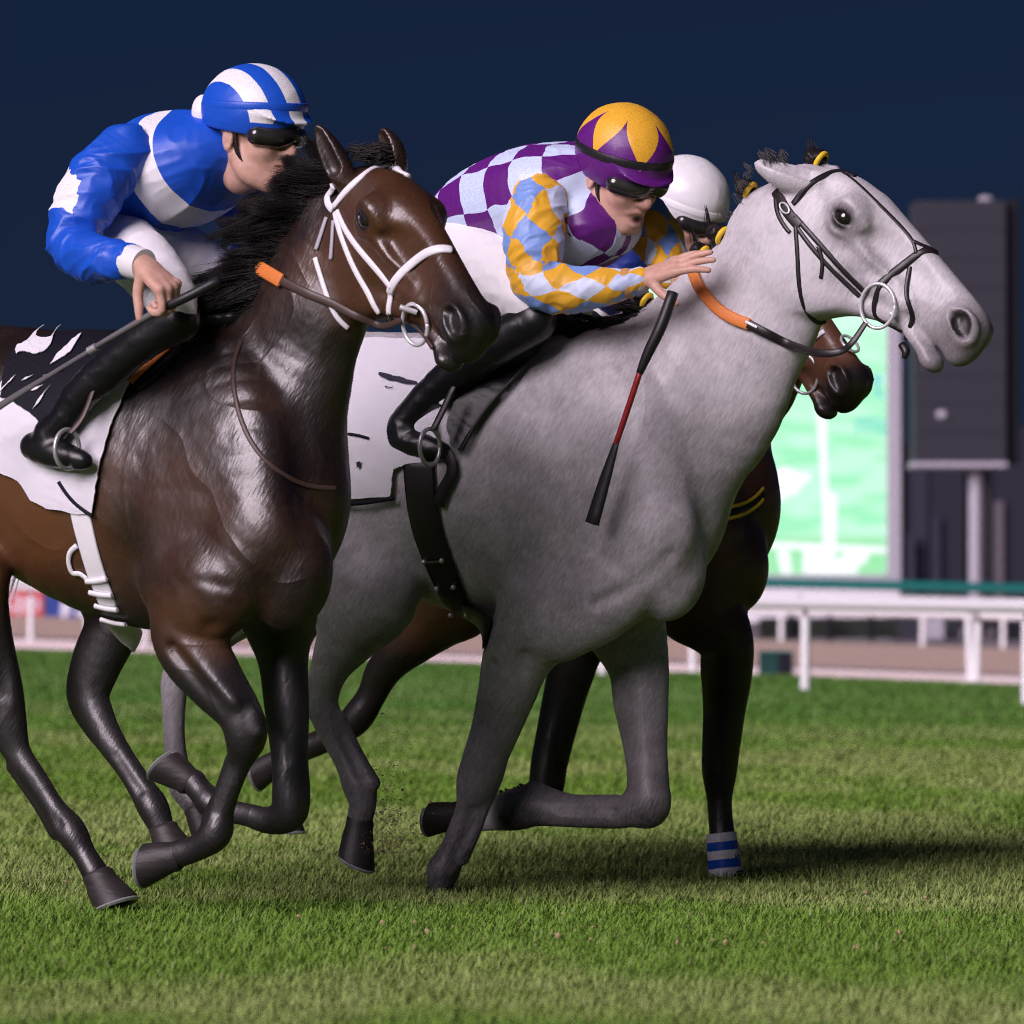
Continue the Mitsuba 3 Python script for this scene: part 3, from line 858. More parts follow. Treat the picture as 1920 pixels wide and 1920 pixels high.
def jockey(name, F, label, spec):
    """One rider: a continuous body, clothing as its parts."""
    key = thing(name, label, 'jockey')
    H = spec['head']
    S = Sculpt()
    human_head(S, H, spec.get('mouth', 0))
    t = spec['torso']
    neck = F.P(*t[-1][:2], 0)
    S.chain([H.at((-.02, 0, -.03)), H.at((-.03, 0, -.09)), neck, F.P(*t[-2][:2], 0)], [.056, .054, .060, .07], None, .03)
    px_chain(S, F, [(r[0], r[1], r[2] * .72) + tuple(r[3:]) for r in t], 0, .03)
    for side in ('arm', 'far_arm'):
        a = spec[side]
        px_chain(S, F, [(r[0], r[1], r[2] * .68) + tuple(r[3:]) for r in a], 0, .02)
    for side in ('thigh', 'far_thigh'):
        px_chain(S, F, [(r[0], r[1], r[2] * .75) + tuple(r[3:]) for r in spec[side]], 0, .02)
    for hd in spec['hands']:
        hand(S, **hd)
    m = S.mesh(.0042, smooth=2)
    q = H.inv(m.vertices)
    lips = np.exp(-(((q[:, 0] - .094) / .02) ** 2 + (q[:, 1] / .02) ** 2 + ((q[:, 2] + .065) / .011) ** 2))
    stub = np.exp(-(((q[:, 0] - .06) / .05) ** 2 + (q[:, 1] / .06) ** 2 + ((q[:, 2] + .09) / .03) ** 2)) * (q[:, 2] < 0)
    inner = np.exp(-(((q[:, 0] - .095) / .022) ** 2 + (q[:, 1] / .017) ** 2 + ((q[:, 2] + .0635 + spec.get('mouth', 0) / 2) / (.004 + spec.get('mouth', 0) * .45)) ** 2))
    brow = np.exp(-(((q[:, 0] - .085) / .03) ** 2 + ((np.abs(q[:, 1]) - .032) / .022) ** 2 + ((q[:, 2] - .034) / .006) ** 2))
    body = obj('body', m, 'skin', key, smooth=True, uv=np.round(np.stack([np.clip(lips * 1.2, 0, 1) - 2 * inner, np.clip(stub + 1.5 * brow, 0, 2)], 1), 2))
    for s in (1, -1):
        e = trimesh.creation.icosphere(3, .0128 * H.s)
        e.apply_translation(H.at((.0805, s * .032, .008)))
        obj('eye', e, 'horse_eye', body, smooth=True)
    # silks
    up = np.array([0, 0, 1.0])
    jk = garment('jacket', F, [tuple(r) for r in t[:-1]] + [t[-1][:2] + (t[-1][2] * 1.1,) + t[-1][3:]], spec['silk'], key, up, .0090, .095, seed=spec['seed'], extra=spec.get('jacket_extra'))
    garment('sleeve', F, spec['arm'], spec['sleeve_silk'], jk, up, .0095, .078, seed=spec['seed'] + 3, h=.0042, k=.015, stretch=.6)
    garment('sleeve', F, spec['far_arm'], spec['sleeve_silk'], jk, up, .0085, .078, seed=spec['seed'] + 6, h=.0055, k=.015, stretch=.8)
    for r, far in ((spec['thigh'], 0), (spec['far_thigh'], 1)):
        pass
    Sb = Sculpt()
    px_chain(Sb, F, spec['seat'], 0, .03)
    px_chain(Sb, F, spec['thigh'], 0, .04, n=5)
    px_chain(Sb, F, spec['far_thigh'], 0, .04, n=5)
    mb = crumple(Sb.mesh(.0055, smooth=3), .0045, .065, None, spec['seed'] + 9)
    obj('breeches', mb, 'breeches', key, smooth=True)
    for rows, foot in ((spec['boot'], spec['foot']), (spec['far_boot'], spec['far_foot'])):
        Sf = Sculpt()
        px_chain(Sf, F, rows, 0, .02, lat=.9, n=5)
        px_chain(Sf, F, foot, 0, .02, lat=.85, n=4)
        mf = crumple(Sf.mesh(.006, smooth=3), .002, .05, None, spec['seed'] + 12)
        obj('boot', mf, spec.get('boot_mat', 'boot'), key, smooth=True)
    Sh = Sculpt()
    helmet(Sh, H, **spec.get('helmet', {}))
    hm = Sh.mesh(.0042, smooth=3)
    hm = crumple(hm, .0014, .06, None, spec['seed'] + 15)
    qq = H.inv(hm.vertices)
    hk = obj('helmet', hm, spec['cap'], key, smooth=True, uv=spec['cap_uv'](qq, hm))
    goggles(H, 'goggle_lens', spec.get('strap', 'black_leather'), key)
    return key, H, hk


def cuff(F, a, b, r, mat, parent, over=0):
    pass


# ================================================================ materials
def rgb(*c):
    return {'type': 'rgb', 'value': list(c)}


def plain(name, col, rough=.5, spec=.5, metal=0.0, **kw):
    scene[name] = {'type': 'twosided', 'bsdf': {'type': 'principled', 'base_color': rgb(*col) if isinstance(col, (tuple, list)) else col, 'roughness': rough, 'specular': spec, 'metallic': metal, **kw}}


def bumped(name, col, bump, scale, rough=.5, spec=.5, eps=1e-3, **kw):
    scene[name] = {'type': 'twosided', 'bsdf': {'type': 'bumpmap', 'arbitrary': proc(bump, eps), 'scale': scale,
                   'bsdf': {'type': 'principled', 'base_color': rgb(*col) if isinstance(col, (tuple, list)) else col, 'roughness': rough, 'specular': spec, **kw}}}


def hairs(p, n, uv):
    a = p.x * .82 - p.z * .45
    b = p.x * .45 + p.z * .82
    return noise(a * 260, b * 60, p.y * 120) * .6 + noise(a * 520, b * 120, p.y * 240 + 9) * .4


def head_xyz(p, H):
    """The place in a horse's head frame, for markings of the coat and painted nostril shade."""
    d = [(p.x - float(H.o[0])) / H.s, (p.y - float(H.o[1])) / H.s, (p.z - float(H.o[2])) / H.s]
    return [sum(d[a] * float(H.R[a, k]) for a in range(3)) for k in range(3)]


def blob(q, c, r):
    return dr.exp(-(dr.square(q[0] - c[0]) + dr.square(q[1] - c[1]) + dr.square(q[2] - c[2])) / (r * r))


def both(q, c, r):
    return blob([q[0], dr.abs(q[1]), q[2]], c, r)


def head_part(q, p):
    return smoothstep(-.02, .10, q[0]) * smoothstep(-.40, -.27, q[2]) * dr.select((dr.abs(q[1]) < .22) & (p.z > 1.15) & (q[2] < .1), mi.Float(1), mi.Float(0))


def face_dark(q, hd, eye, lips):
    d = lips * smoothstep(.47, .60, q[0] - .35 * (q[2] + .10))
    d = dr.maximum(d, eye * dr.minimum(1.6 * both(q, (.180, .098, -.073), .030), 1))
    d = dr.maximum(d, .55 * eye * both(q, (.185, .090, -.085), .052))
    d = dr.maximum(d, dr.minimum(2.6 * both(q, (.566, .042, -.090), .027), 1))  # dark nostril skin, deepened to put the cavity's shade into the colour
    return dr.minimum(d, 1) * hd


def spot(p, c, r):
    return dr.exp(-(dr.square(p.x - float(c[0])) + dr.square(p.y - float(c[1])) + dr.square(p.z - float(c[2]))) / (r * r))


SOCK, ABOVE_SOCK = G.P(918, 1530, -.11), G.P(985, 1510, -.11)
ELBOW, RIBS, FLANK = B.P(385, 1190, .17), B.P(330, 960, .28), B.P(40, 930, .26)
STIFLE = C.P(830, 1175, .16)


def coat_grey(p, n, uv):
    q = head_xyz(p, SH['grey'])
    hd = head_part(q, p)
    h = hairs(p, n, uv)
    d = fbm(p.x * 8, p.y * 8, p.z * 8)
    e = fbm(p.x * 24 + 5, p.y * 24, p.z * 24)
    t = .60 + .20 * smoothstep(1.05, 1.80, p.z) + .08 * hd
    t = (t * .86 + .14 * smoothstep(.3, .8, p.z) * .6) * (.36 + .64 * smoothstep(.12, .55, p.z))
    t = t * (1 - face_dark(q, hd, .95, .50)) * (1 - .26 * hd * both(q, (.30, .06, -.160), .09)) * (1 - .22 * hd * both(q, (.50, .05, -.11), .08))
    t = dr.maximum(t, 1.5 * spot(p, SOCK, .062) * (1 - spot(p, ABOVE_SOCK, .05)))
    t = dr.clip(t + (h - .5) * .24 + ((d - .5) * .26 + (e - .5) * .16) * (1 - .5 * hd), 0, 1)
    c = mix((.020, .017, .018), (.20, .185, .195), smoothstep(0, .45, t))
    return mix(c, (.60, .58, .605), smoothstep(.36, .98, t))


def coat_bay(p, n, uv):
    q = head_xyz(p, SH['bay'])
    hd = head_part(q, p)
    h = hairs(p, n, uv)
    d = fbm(p.x * 6, p.y * 6, p.z * 6 + 3)
    b = 1 - smoothstep(.60, .92, p.z)
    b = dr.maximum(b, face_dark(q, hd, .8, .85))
    u = (p.x - float(B.o[0])) * float(B.u[0]) + (p.y - float(B.o[1])) * float(B.u[1])
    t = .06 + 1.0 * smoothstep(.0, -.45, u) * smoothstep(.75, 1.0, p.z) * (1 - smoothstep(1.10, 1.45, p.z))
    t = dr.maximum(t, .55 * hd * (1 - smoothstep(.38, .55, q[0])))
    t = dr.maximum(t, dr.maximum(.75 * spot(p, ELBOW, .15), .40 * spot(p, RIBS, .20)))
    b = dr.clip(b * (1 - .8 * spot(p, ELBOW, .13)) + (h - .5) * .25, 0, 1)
    t = dr.clip(t + (d - .5) * .5 + (h - .5) * .3, 0, 1)
    c = mix((.0105, .0055, .0042), (.105, .042, .016), t)
    return mix(c, (.009, .0072, .0072), smoothstep(.2, .8, b))


def coat_brown(p, n, uv):
    q = head_xyz(p, SH['brown'])
    hd = head_part(q, p)
    h = hairs(p, n, uv)
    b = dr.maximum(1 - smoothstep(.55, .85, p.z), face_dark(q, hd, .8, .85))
    b = dr.clip(b + (h - .5) * .25, 0, 1)
    t = dr.clip(.15 + .8 * spot(p, STIFLE, .22) + .35 * hd + (h - .5) * .3, 0, 1)
    c = mix((.046, .021, .015), (.19, .080, .042), t)
    return mix(c, (.020, .015, .014), smoothstep(.2, .8, b))


def sweat(p, n, uv):
    return dr.clip(.20 + .42 * fbm(p.x * 9 + 4, p.y * 9, p.z * 7) + .14 * (1 - smoothstep(.7, .95, p.z)), .2, .6)


def veins(p, n, uv):
    w = noise(p.x * 5, p.y * 5, p.z * 5) * 1.5
    a = 1 - dr.abs(2 * noise(p.x * 7 + w, p.y * 7, p.z * 4.5 + w) - 1)
    a = a * a
    a = a * a
    return a * a * .38 + fbm(p.x * 16, p.y * 16, p.z * 12) * .9 + hairs(p, n, uv) * .16


def hide(p, n, uv):
    return hairs(p, n, uv) * .30 + fbm(p.x * 20, p.y * 20, p.z * 16) * .5


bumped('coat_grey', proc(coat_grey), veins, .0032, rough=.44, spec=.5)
bumped('coat_bay', proc(coat_bay), veins, .0050, rough=proc(sweat), spec=.6, clearcoat=.8, clearcoat_gloss=.86)
bumped('coat_brown', proc(coat_brown), veins, .004, rough=.40, spec=.6, clearcoat=.3, clearcoat_gloss=.7)
plain('horse_eye', (.008, .006, .005), .06, .8, clearcoat=1.0, clearcoat_gloss=.98)
bumped('hoof_dark', proc(lambda p, n, uv: mix((.014, .012, .012), (.034, .029, .027), fbm(p.x * 24, p.y * 24, p.z * 40))), lambda p, n, uv: fbm(p.x * 30, p.y * 30, p.z * 120), .0008, rough=.5, spec=.4)
plain('hoof_pale', (.32, .27, .24), .45, .4)
plain('steel_worn', (.52, .52, .54), .36, .6, .6)
plain('steel', (.74, .74, .77), .25, .8, .45)
plain('mane_black', (.010, .008, .008), .50, .35)
plain('mane_grey', (.06, .055, .055), .45, .5)


def skin_col(p, n, uv):
    m = fbm(p.x * 70, p.y * 70, p.z * 70)
    k = noise(p.x * 420, p.y * 420, p.z * 420)
    c = mix((.50, .275, .205), (.62, .385, .30), m)
    c = c * (.95 + .10 * k)
    c = mix(c, (.30, .19, .15), uv.y * .35)
    c = mix(c, (.46, .16, .14), dr.clip(uv.x, 0, 1) * .85)
    return mix(c, (.06, .02, .02), dr.clip(-uv.x, 0, 1))


def pores(p, n, uv):
    return noise(p.x * 900, p.y * 900, p.z * 900)


plain('skin', proc(skin_col), .48, .4)


def weave(p, n, uv):
    w = noise(p.x * 14, p.y * 14, p.z * 14) * 2.2
    return noise(p.x * 26 + w, p.y * 26, p.z * 60 + p.x * 30 + w) * .7 + noise(p.x * 70 + w, p.y * 70, p.z * 150 + p.x * 60) * .25


def silk(name, col, spec=.5, rough=.42):
    plain(name, proc(col) if callable(col) else col, rough, spec)


PURPLE, ICE, GOLD, SKYBLUE, WHITE, BLUE = (.115, .012, .185), (.56, .66, .86), (.78, .42, .035), (.20, .33, .70), (.80, .80, .82), (.010, .085, .55)


def parity(a, b):
    k = dr.floor(a) + dr.floor(b)
    return dr.abs(k - 2 * dr.floor(k / 2)) > .5


def checks(p, n, uv):
    w = fbm(p.x * 9, p.y * 9, p.z * 9) - .5
    q = parity(uv.x / .098 + .25 + w * .55, uv.y / .60 + .15 + w * .5)
    return dr.select(q, mi.Color3f(*PURPLE), mi.Color3f(*ICE))


def diamonds(p, n, uv):
    w = fbm(p.x * 10, p.y * 10, p.z * 10) - .5
    w2 = fbm(p.x * 10 + 7, p.y * 10, p.z * 10) - .5
    a, b = uv.x / .125 + w * .7, uv.y / 1.30 + w2 * .7
    q = parity(a + b + .1, a - b + .4)
    k = cell_rand(dr.floor(a + b + .1), dr.floor(a - b + .4), 3)
    pale = mix(SKYBLUE, (.62, .70, .88), smoothstep(.35, .75, k))
    return dr.select(q, mi.Color3f(*GOLD), pale)


def star(p, n, uv):
    w = 2 * PI / 6
    a = (uv.x + 1.22) / w
    f = dr.abs(a - dr.floor(a) - .5) * 2
    h = smoothstep(.045, .172, uv.y)
    return dr.select(f < h * 1.05 - .02, mi.Color3f(*GOLD), mi.Color3f(*PURPLE))


def blue_band(p, n, uv):
    q = (uv.x > .262) & (uv.x < .340)
    return dr.select(q, mi.Color3f(*WHITE), mi.Color3f(*BLUE))


def blue_patch(p, n, uv):
    w = (fbm(p.x * 20, p.y * 20, p.z * 20) - .5) * .05
    q = (uv.x + w > .125) & (uv.x + w < .235) & (uv.y > -.95) & (uv.y < 1.8)
    return dr.select(q, mi.Color3f(*WHITE), mi.Color3f(*BLUE))


def hoops(p, n, uv):
    k = dr.floor((uv.x + .018) / .0475)
    q = dr.abs(k - 2 * dr.floor(k / 2)) > .5
    return dr.select(q & (uv.y > .037), mi.Color3f(*WHITE), mi.Color3f(*BLUE))


silk('silk_checks', checks)
silk('silk_diamonds', diamonds)
silk('cap_star', star)
silk('silk_blue_band', blue_band)
silk('silk_blue_patch', blue_patch)
silk('silk_blue', BLUE)
silk('cap_hoops', hoops)
silk('silk_royal', (.016, .035, .22))
silk('silk_white', (.78, .78, .80))
silk('tan_elastic', (.56, .30, .10), .3, .6)
plain('cap_white', (.74, .74, .76), .30, .5)
bumped('breeches', (.76, .75, .77), weave, .002, rough=.6, spec=.3, eps=2e-3)
bumped('cloth_white', (.72, .71, .76), weave, .002, rough=.7, spec=.3, eps=2e-3)
bumped('cloth_navy', (.006, .006, .012), weave, .002, rough=.7, spec=.2, eps=2e-3)
bumped('cloth_black', (.010, .009, .011), weave, .002, rough=.40, spec=.4, eps=2e-3)
plain('boot', (.008, .008, .010), .34, .5)
plain('boot_navy', (.008, .012, .030), .34, .5)
plain('goggle_lens', (.010, .009, .009), .08, .8, clearcoat=1.0)
plain('black_leather', (.014, .011, .012), .40, .5)
plain('brown_leather', (.060, .036, .030), .45, .5)
plain('white_strap', (.80, .78, .82), .40, .5)
plain('orange_rubber', (.66, .20, .045), .55, .4)
plain('yellow_band', (.75, .50, .03), .5, .4)
plain('brass', (.55, .38, .12), .35, .5, .6)
plain('red_shaft', (.30, .020, .025), .35, .5)
plain('whip_black', (.014, .013, .016), .45, .5)
plain('whip_grey', (.11, .105, .11), .5, .5)
plain('rail_white', (.82, .82, .84), .35, .5)
plain('rail_green', (.006, .13, .12), .35, .5)
plain('metal_lilac', (.42, .40, .46), .5, .4)
plain('dark_grille', (.030, .031, .043), .7, .3)
plain('dark_side', (.006, .007, .014), .7, .3)
plain('hall_dark', (.020, .020, .034), .8, .3)
plain('hall_mid', (.032, .031, .052), .8, .3)
plain('green_box', (.006, .055, .050), .5, .4)
plain('mesh_green', (.030, .036, .030), .9, .2)
plain('banner_red', (.62, .060, .075), .6, .3)
plain('banner_blue', (.035, .060, .30), .6, .3)
plain('print_white', (.80, .78, .84), .6, .3)
plain('print_navy', (.020, .020, .035), .6, .3)
plain('teal_stripe', (.010, .09, .11), .6, .3)
plain('concrete', (.40, .36, .38), .9, .2)


def turf(p, n, uv):
    s = fbm(p.x * .9, p.y * .33, 0) * .6 + fbm(p.x * 5, p.y * 1.6, 2) * .4
    c = mix((.060, .125, .016), (.140, .200, .034), smoothstep(.3, .7, s))
    return mix(c, (.20, .19, .08), smoothstep(.62, .85, noise(p.x * 14, p.y * 3)) * .4)


def blade_col(p, n, uv):
    s = fbm(p.x * .35, p.y * .42, 0) * .6 + fbm(p.x * 2.2, p.y * 1.1, 4) * .4
    band = smoothstep(.40, .60, s)
    k = noise(p.x * 1.1, p.y * 6.0) * .6 + noise(p.x * 3.0, p.y * 14.0) * .4
    c = mix((.085, .200, .024), (.215, .350, .052), uv.x * .6 + k * .4)
    c = mix(c, (.40, .44, .17), band * .45 * (.5 + k))
    far = smoothstep(26, 48, p.y)
    c = mix(c, (.075, .205, .040), far * .70)
    c = mix(c, (.26, .24, .13), dr.select(uv.x > .965, mi.Float(.6), mi.Float(0)))
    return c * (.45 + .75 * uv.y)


scene['turf_soil'] = {'type': 'diffuse', 'reflectance': proc(turf)}
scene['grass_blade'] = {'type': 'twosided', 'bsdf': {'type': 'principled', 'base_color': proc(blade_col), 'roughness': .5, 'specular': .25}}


def sand(p, n, uv):
    s = noise(p.x * .5, p.y * 3.0) * .5 + noise(p.x * 3, p.y * 9) * .3 + noise(p.x * 20, p.y * 20) * .2
    c = mix((.58, .435, .355), (.70, .54, .455), s)
    return c


scene['sand'] = {'type': 'diffuse', 'reflectance': proc(sand)}
plain('kerb_pale', (.66, .55, .54), .9, .2)
plain('track_dark', (.13, .115, .13), .9, .2)

plain('flying_soil', (.40, .29, .17), .9, .1)


# ================================================================ the horses as things, with hooves, manes and tack
def smooth01(a, b, x):
    t = np.clip((x - a) / (b - a), 0, 1)
    return t * t * (3 - 2 * t)


def gauss(p, c, r):
    return np.exp(-((p - np.asarray(c)) ** 2).sum(-1) / r ** 2)


def strands(name, roots, dirs, length, bsdf, parent, n=220, r=.0022, curl=.5, drop=.3, seed=1, lock=14):
    """Hair in locks: every lock follows a curve of its own and its hairs draw together at the tip."""
    rng = np.random.default_rng(seed)
    C, D = catmull(np.asarray(roots, float), 12), catmull(np.asarray(dirs, float), 12)
    t = np.linspace(0, 1, 7)[:, None]
    out = []
    for _ in range(max(1, n // lock)):
        i = rng.integers(len(C))
        L = length * rng.uniform(.6, 1.15)
        d = unit(D[i] + rng.normal(0, .16, 3))
        w1, w2, ph = rng.normal(0, 1, 3), rng.normal(0, 1, 3), rng.uniform(0, 6)
        p0 = C[i] + rng.normal(0, .006, 3)
        spine = p0 + d * L * t + curl * L * .16 * (w1 * np.sin(t * 3.2) * t + .5 * w2 * np.sin(t * 7 + ph) * t) + np.array([0, 0, -1.0]) * drop * L * t ** 2
        for _ in range(lock):
            o = rng.normal(0, 1, 3) * (.006 + .03 * length)
            f_ = 1 - t * rng.uniform(.3, 1.0)
            k = rng.normal(0, .008, 3) * length * 4
            p = spine + o * f_ + k * t ** 2
            rr = r * rng.uniform(.6, 1.4) * np.array([1, 1.1, 1.05, .95, .8, .55, .12])
            out.append(tube(p, rr, 4, n=1, caps=False))
    return obj(name, join(out), bsdf, parent, smooth=True)


def cloth_patch(skin, poly, lift=.008, step=9.0, wave=.0, seed=0, thick=.004):
    """A sheet laid on a surface inside a surveyed outline, with real thickness."""
    from shapely.geometry import Polygon
    from shapely import contains_xy
    pg = Polygon(poly)
    pg = pg.segmentize(step)
    x0, y0, x1, y1 = pg.bounds
    gx, gy = np.meshgrid(np.arange(x0 + step / 2, x1, step), np.arange(y0 + step / 2, y1, step * .87))
    gx = gx + (np.arange(len(gy)) % 2)[:, None] * step / 2
    inner = pg.buffer(-step * .45)
    okp = contains_xy(inner, gx.ravel(), gy.ravel())
    ring = np.array(pg.exterior.coords)[:-1]
    pts = np.vstack([ring, np.c_[gx.ravel(), gy.ravel()][okp]])
    tri = Delaunay(pts).simplices
    tri = tri[contains_xy(pg.buffer(.01), *pts[tri].mean(1).T)]
    a2 = np.cross(pts[tri[:, 1]] - pts[tri[:, 0]], pts[tri[:, 2]] - pts[tri[:, 0]])
    tri = tri[np.abs(a2) > 1e-3]
    a2 = a2[np.abs(a2) > 1e-3]
    tri[a2 < 0] = tri[a2 < 0][:, ::-1]
    m = trimesh.Trimesh(np.c_[pts, np.zeros(len(pts))], tri, process=False)
    P, N = [], []
    for x, y in m.vertices[:, :2]:
        p, n = skin.hit(x, y)
        P.append(p)
        N.append(n)
    P, N = np.array(P), np.array(N)
    # even out
    e = m.edges_unique
    A = sp.coo_matrix((np.ones(2 * len(e)), (np.r_[e[:, 0], e[:, 1]], np.r_[e[:, 1], e[:, 0]])), (len(P), len(P))).tocsr()
    dg = np.maximum(np.asarray(A.sum(1)).ravel(), 1)[:, None]
    for _ in range(3):
        P = .4 * P + .6 * (A @ P) / dg
        N = unit(.4 * N + .6 * (A @ N) / dg)
    w = lift + wave * (meshkit.fbm(P * 9.0 + seed, 3, seed) - .3)[:, None] * np.ones((1, 1))
    top, bot = P + N * w, P + N * (w - thick)
    f = np.asarray(m.faces)
    ed = np.sort(np.vstack([f[:, [0, 1]], f[:, [1, 2]], f[:, [2, 0]]]), 1)
    uq, inv, cnt = np.unique(ed, axis=0, return_inverse=True, return_counts=True)
    dirs = np.vstack([f[:, [0, 1]], f[:, [1, 2]], f[:, [2, 0]]])[cnt[inv.ravel()] == 1]
    n = len(P)
    side = np.vstack([np.c_[dirs[:, 0], dirs[:, 0] + n, dirs[:, 1]], np.c_[dirs[:, 1], dirs[:, 0] + n, dirs[:, 1] + n]])
    mesh = trimesh.Trimesh(np.vstack([top, bot]), np.vstack([f, f[:, ::-1] + n, side]), process=False)
    g = mesh.face_normals[:len(f)]
    if (g * N[f[:, 0]]).sum() < 0:
        mesh.invert()
    return mesh


def ringed(c, nrm, up, rx, ry, r):
    z = unit(nrm)
    y = unit(np.asarray(up) - z * (np.asarray(up) @ z))
    return sweep_ring(c, np.stack([np.cross(y, z), y, z], 1), rx, ry, r, 8, 0, 360, 48)


SM, SH = {}, {}
for nm, fn, h in (('grey', sculpt_grey, HORSE_H), ('bay', sculpt_bay, HORSE_H), ('brown', sculpt_brown, HORSE_H * 1.35)):
    S_, H_ = fn()
    SM[nm], SH[nm] = S_.mesh(h), H_

# ---- the grey
HG, mg = SH['grey'], SM['grey']
scene_key = thing('grey_horse', 'pale grey racehorse galloping in front with black leather bridle and braided mane', 'horse')
GK = scene_key
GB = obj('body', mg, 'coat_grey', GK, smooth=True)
eyes(HG, GB)
add_hoof(GK, G.P(822, 1664, .10), G.P(828, 1706, .10), G.u, rt=.039, rb=.060)
add_hoof(GK, G.P(872, 1524, -.12), G.P(812, 1512, -.14), -G.z * .8 - G.u * .2, rt=.039, rb=.055)
add_hoof(GK, G.P(674, 1538, .13), G.P(650, 1612, .13), G.u * .9 - G.z * .2, rt=.040, rb=.057)
add_hoof(GK, G.P(368, 1518, -.15), G.P(382, 1570, -.15), G.u, rt=.039, rb=.054)
gskin = Skin(mg)
gskin.hit(1200, 900)


def crest_point(x):
    """The highest place of the grey's neckline in a survey column."""
    m = np.flatnonzero((np.abs(gskin.px[:, 0] - x) < 3) & (gskin.px[:, 1] < 640) & (gskin.px[:, 1] > 280))
    return gskin.v[m[np.argmin(gskin.px[m, 1])]]


for i, (x, s_) in enumerate(((1402, .95), (1350, 1.0), (1318, .8), (1210, .9), (1536, 1.05))):
    p = crest_point(x) + np.array([-.012, 0, .016])
    kn = trimesh.creation.icosphere(3, .028 * s_)
    kn.apply_scale([1, 1, .85])
    kn.apply_translation(p)
    kn = crumple(kn, .008, .022, None, i)
    braid = obj('mane_braid', kn, 'mane_black', GK, smooth=True)
    d = unit(G.u * .9 - G.z * .55)
    obj('hair_band', sweep_ring(p + d * .020 * s_, frame_from(np.cross(d, G.v), d)[:, [0, 1, 2]], .021 * s_, .021 * s_, .008, 8), 'yellow_band', braid, smooth=True)
    strands('wisp', [p, p - d * .02, p + G.z * .01], [G.z * .6 - d, G.z - d * .4, G.z * .8 - d * .8], .055, 'mane_black', braid, 26, .0011, .5, -.1, i)
strands('mane', [crest_point(x) for x in (1480, 1430, 1372, 1330, 1290)], [G.z - G.u * .9] * 5, .026, 'mane_grey', GK, 500, .0009, .6, -.1, 3)
strands('mane_tuft', [G.P(x, y, v) for x, y, v in ((1235, 585, .02), (1170, 606, .04), (1100, 620, .05), (1040, 622, .06))], [-G.u * .8 + G.v * .35 + G.z * .12] * 4, .10, 'mane_black', GK, 500, .0022, .5, .15, 4)
strands('tail', [G.P(290, 760, 0), G.P(280, 785, 0)], [-G.u - G.z * .4] * 2, .55, 'mane_grey', GK, 120, .004, .4, .5, 5)
strands('whisker', [HG.at((.545, y, -.215)) for y in (-.02, 0, .02)], [HG.R @ np.array([.3, 0, -1])] * 3, .035, 'mane_grey', GK, 40, .0006, .3, .1, 6)
strands('fetlock_hair', [G.P(x, y, -.11) for x, y in ((1005, 1482), (985, 1484), (960, 1494), (948, 1508))], [G.z * .5 - G.u * .6] * 4, .035, 'mane_black', GK, 160, .0012, .4, .1, 7)

K = thing('leather_bridle', 'black leather bridle with round steel bit rings on the grey horse', 'bridle')
for nm, rows, w, th in (
        ('browband', [(1487, 383), (1513, 350), (1547, 329), (1575, 320), (1606, 322)], .017, .007),
        ('headpiece', [(1455, 358), (1470, 388), (1488, 412), (1500, 424)], .030, .006),
        ('cheek_strap', [(1490, 405), (1533, 453), (1580, 507), (1622, 548)], .015, .006),
        ('cheek_strap', [(1478, 400), (1508, 446), (1555, 502), (1612, 556)], .013, .006),
        ('strap_end', [(1534, 462), (1543, 491), (1539, 522)], .011, .005),
        ('throat_lash', [(1492, 424), (1496, 480), (1498, 530), (1508, 578), (1530, 604), (1556, 616)], .012, .006),
        ('noseband', [(1650, 534), (1680, 508), (1713, 482), (1742, 468), (1756, 474)], .022, .008),
        ('nose_strap', [(1706, 500), (1698, 550), (1708, 580), (1710, 608), (1697, 636)], .013, .006),
        ('face_strap', [(1578, 322), (1630, 367), (1680, 415), (1712, 452), (1718, 476)], .010, .005),
        ('face_strap', [(1712, 452), (1728, 460), (1748, 468)], .010, .005),
        ('chin_strap', [(1650, 536), (1640, 566), (1645, 600), (1668, 632)], .014, .006)):
    obj(nm, strap_on(gskin, rows, w, th, .003), 'black_leather', K, smooth=True)
bc, bn = gskin.hit(1650, 574)
bn = unit(bn * .4 + G.v * .8)
ring = obj('bit_ring', ringed(bc + bn * .016, bn, [0, 0, 1], .050, .060, .0052), 'steel', K, smooth=True)
obj('bit_end', tube([bc + bn * .030 + np.array([.040, 0, -.022]), bc + bn * .034 + np.array([.056, 0, -.026])], [.010, .008], 10, 1), 'steel', ring, smooth=True)
bkc, bkn = gskin.hit(1474, 392)
obj('buckle', ringed(bkc + bkn * .009, bkn, G.u - G.z, .010, .020, .0028), 'steel', K, smooth=True)
bkc, bkn = gskin.hit(1468, 398)
obj('strap_end', strap_on(gskin, [(1455, 372), (1458, 400), (1474, 428), (1482, 436)], .012, .006, .004), 'black_leather', K, smooth=True)
HGl = [HG.at(c) for c in ((.46, -.03, -.205), (.455, .0, -.225), (.46, .03, -.215))]
obj('curb_strap', tube([HGl[1] + np.array([0, 0, -.005]), HGl[1] + np.array([.012, -.01, -.025]), HGl[1] + np.array([.006, -.01, -.045])], [.010, .012, .006], 8, 3), 'black_leather', K, smooth=True)

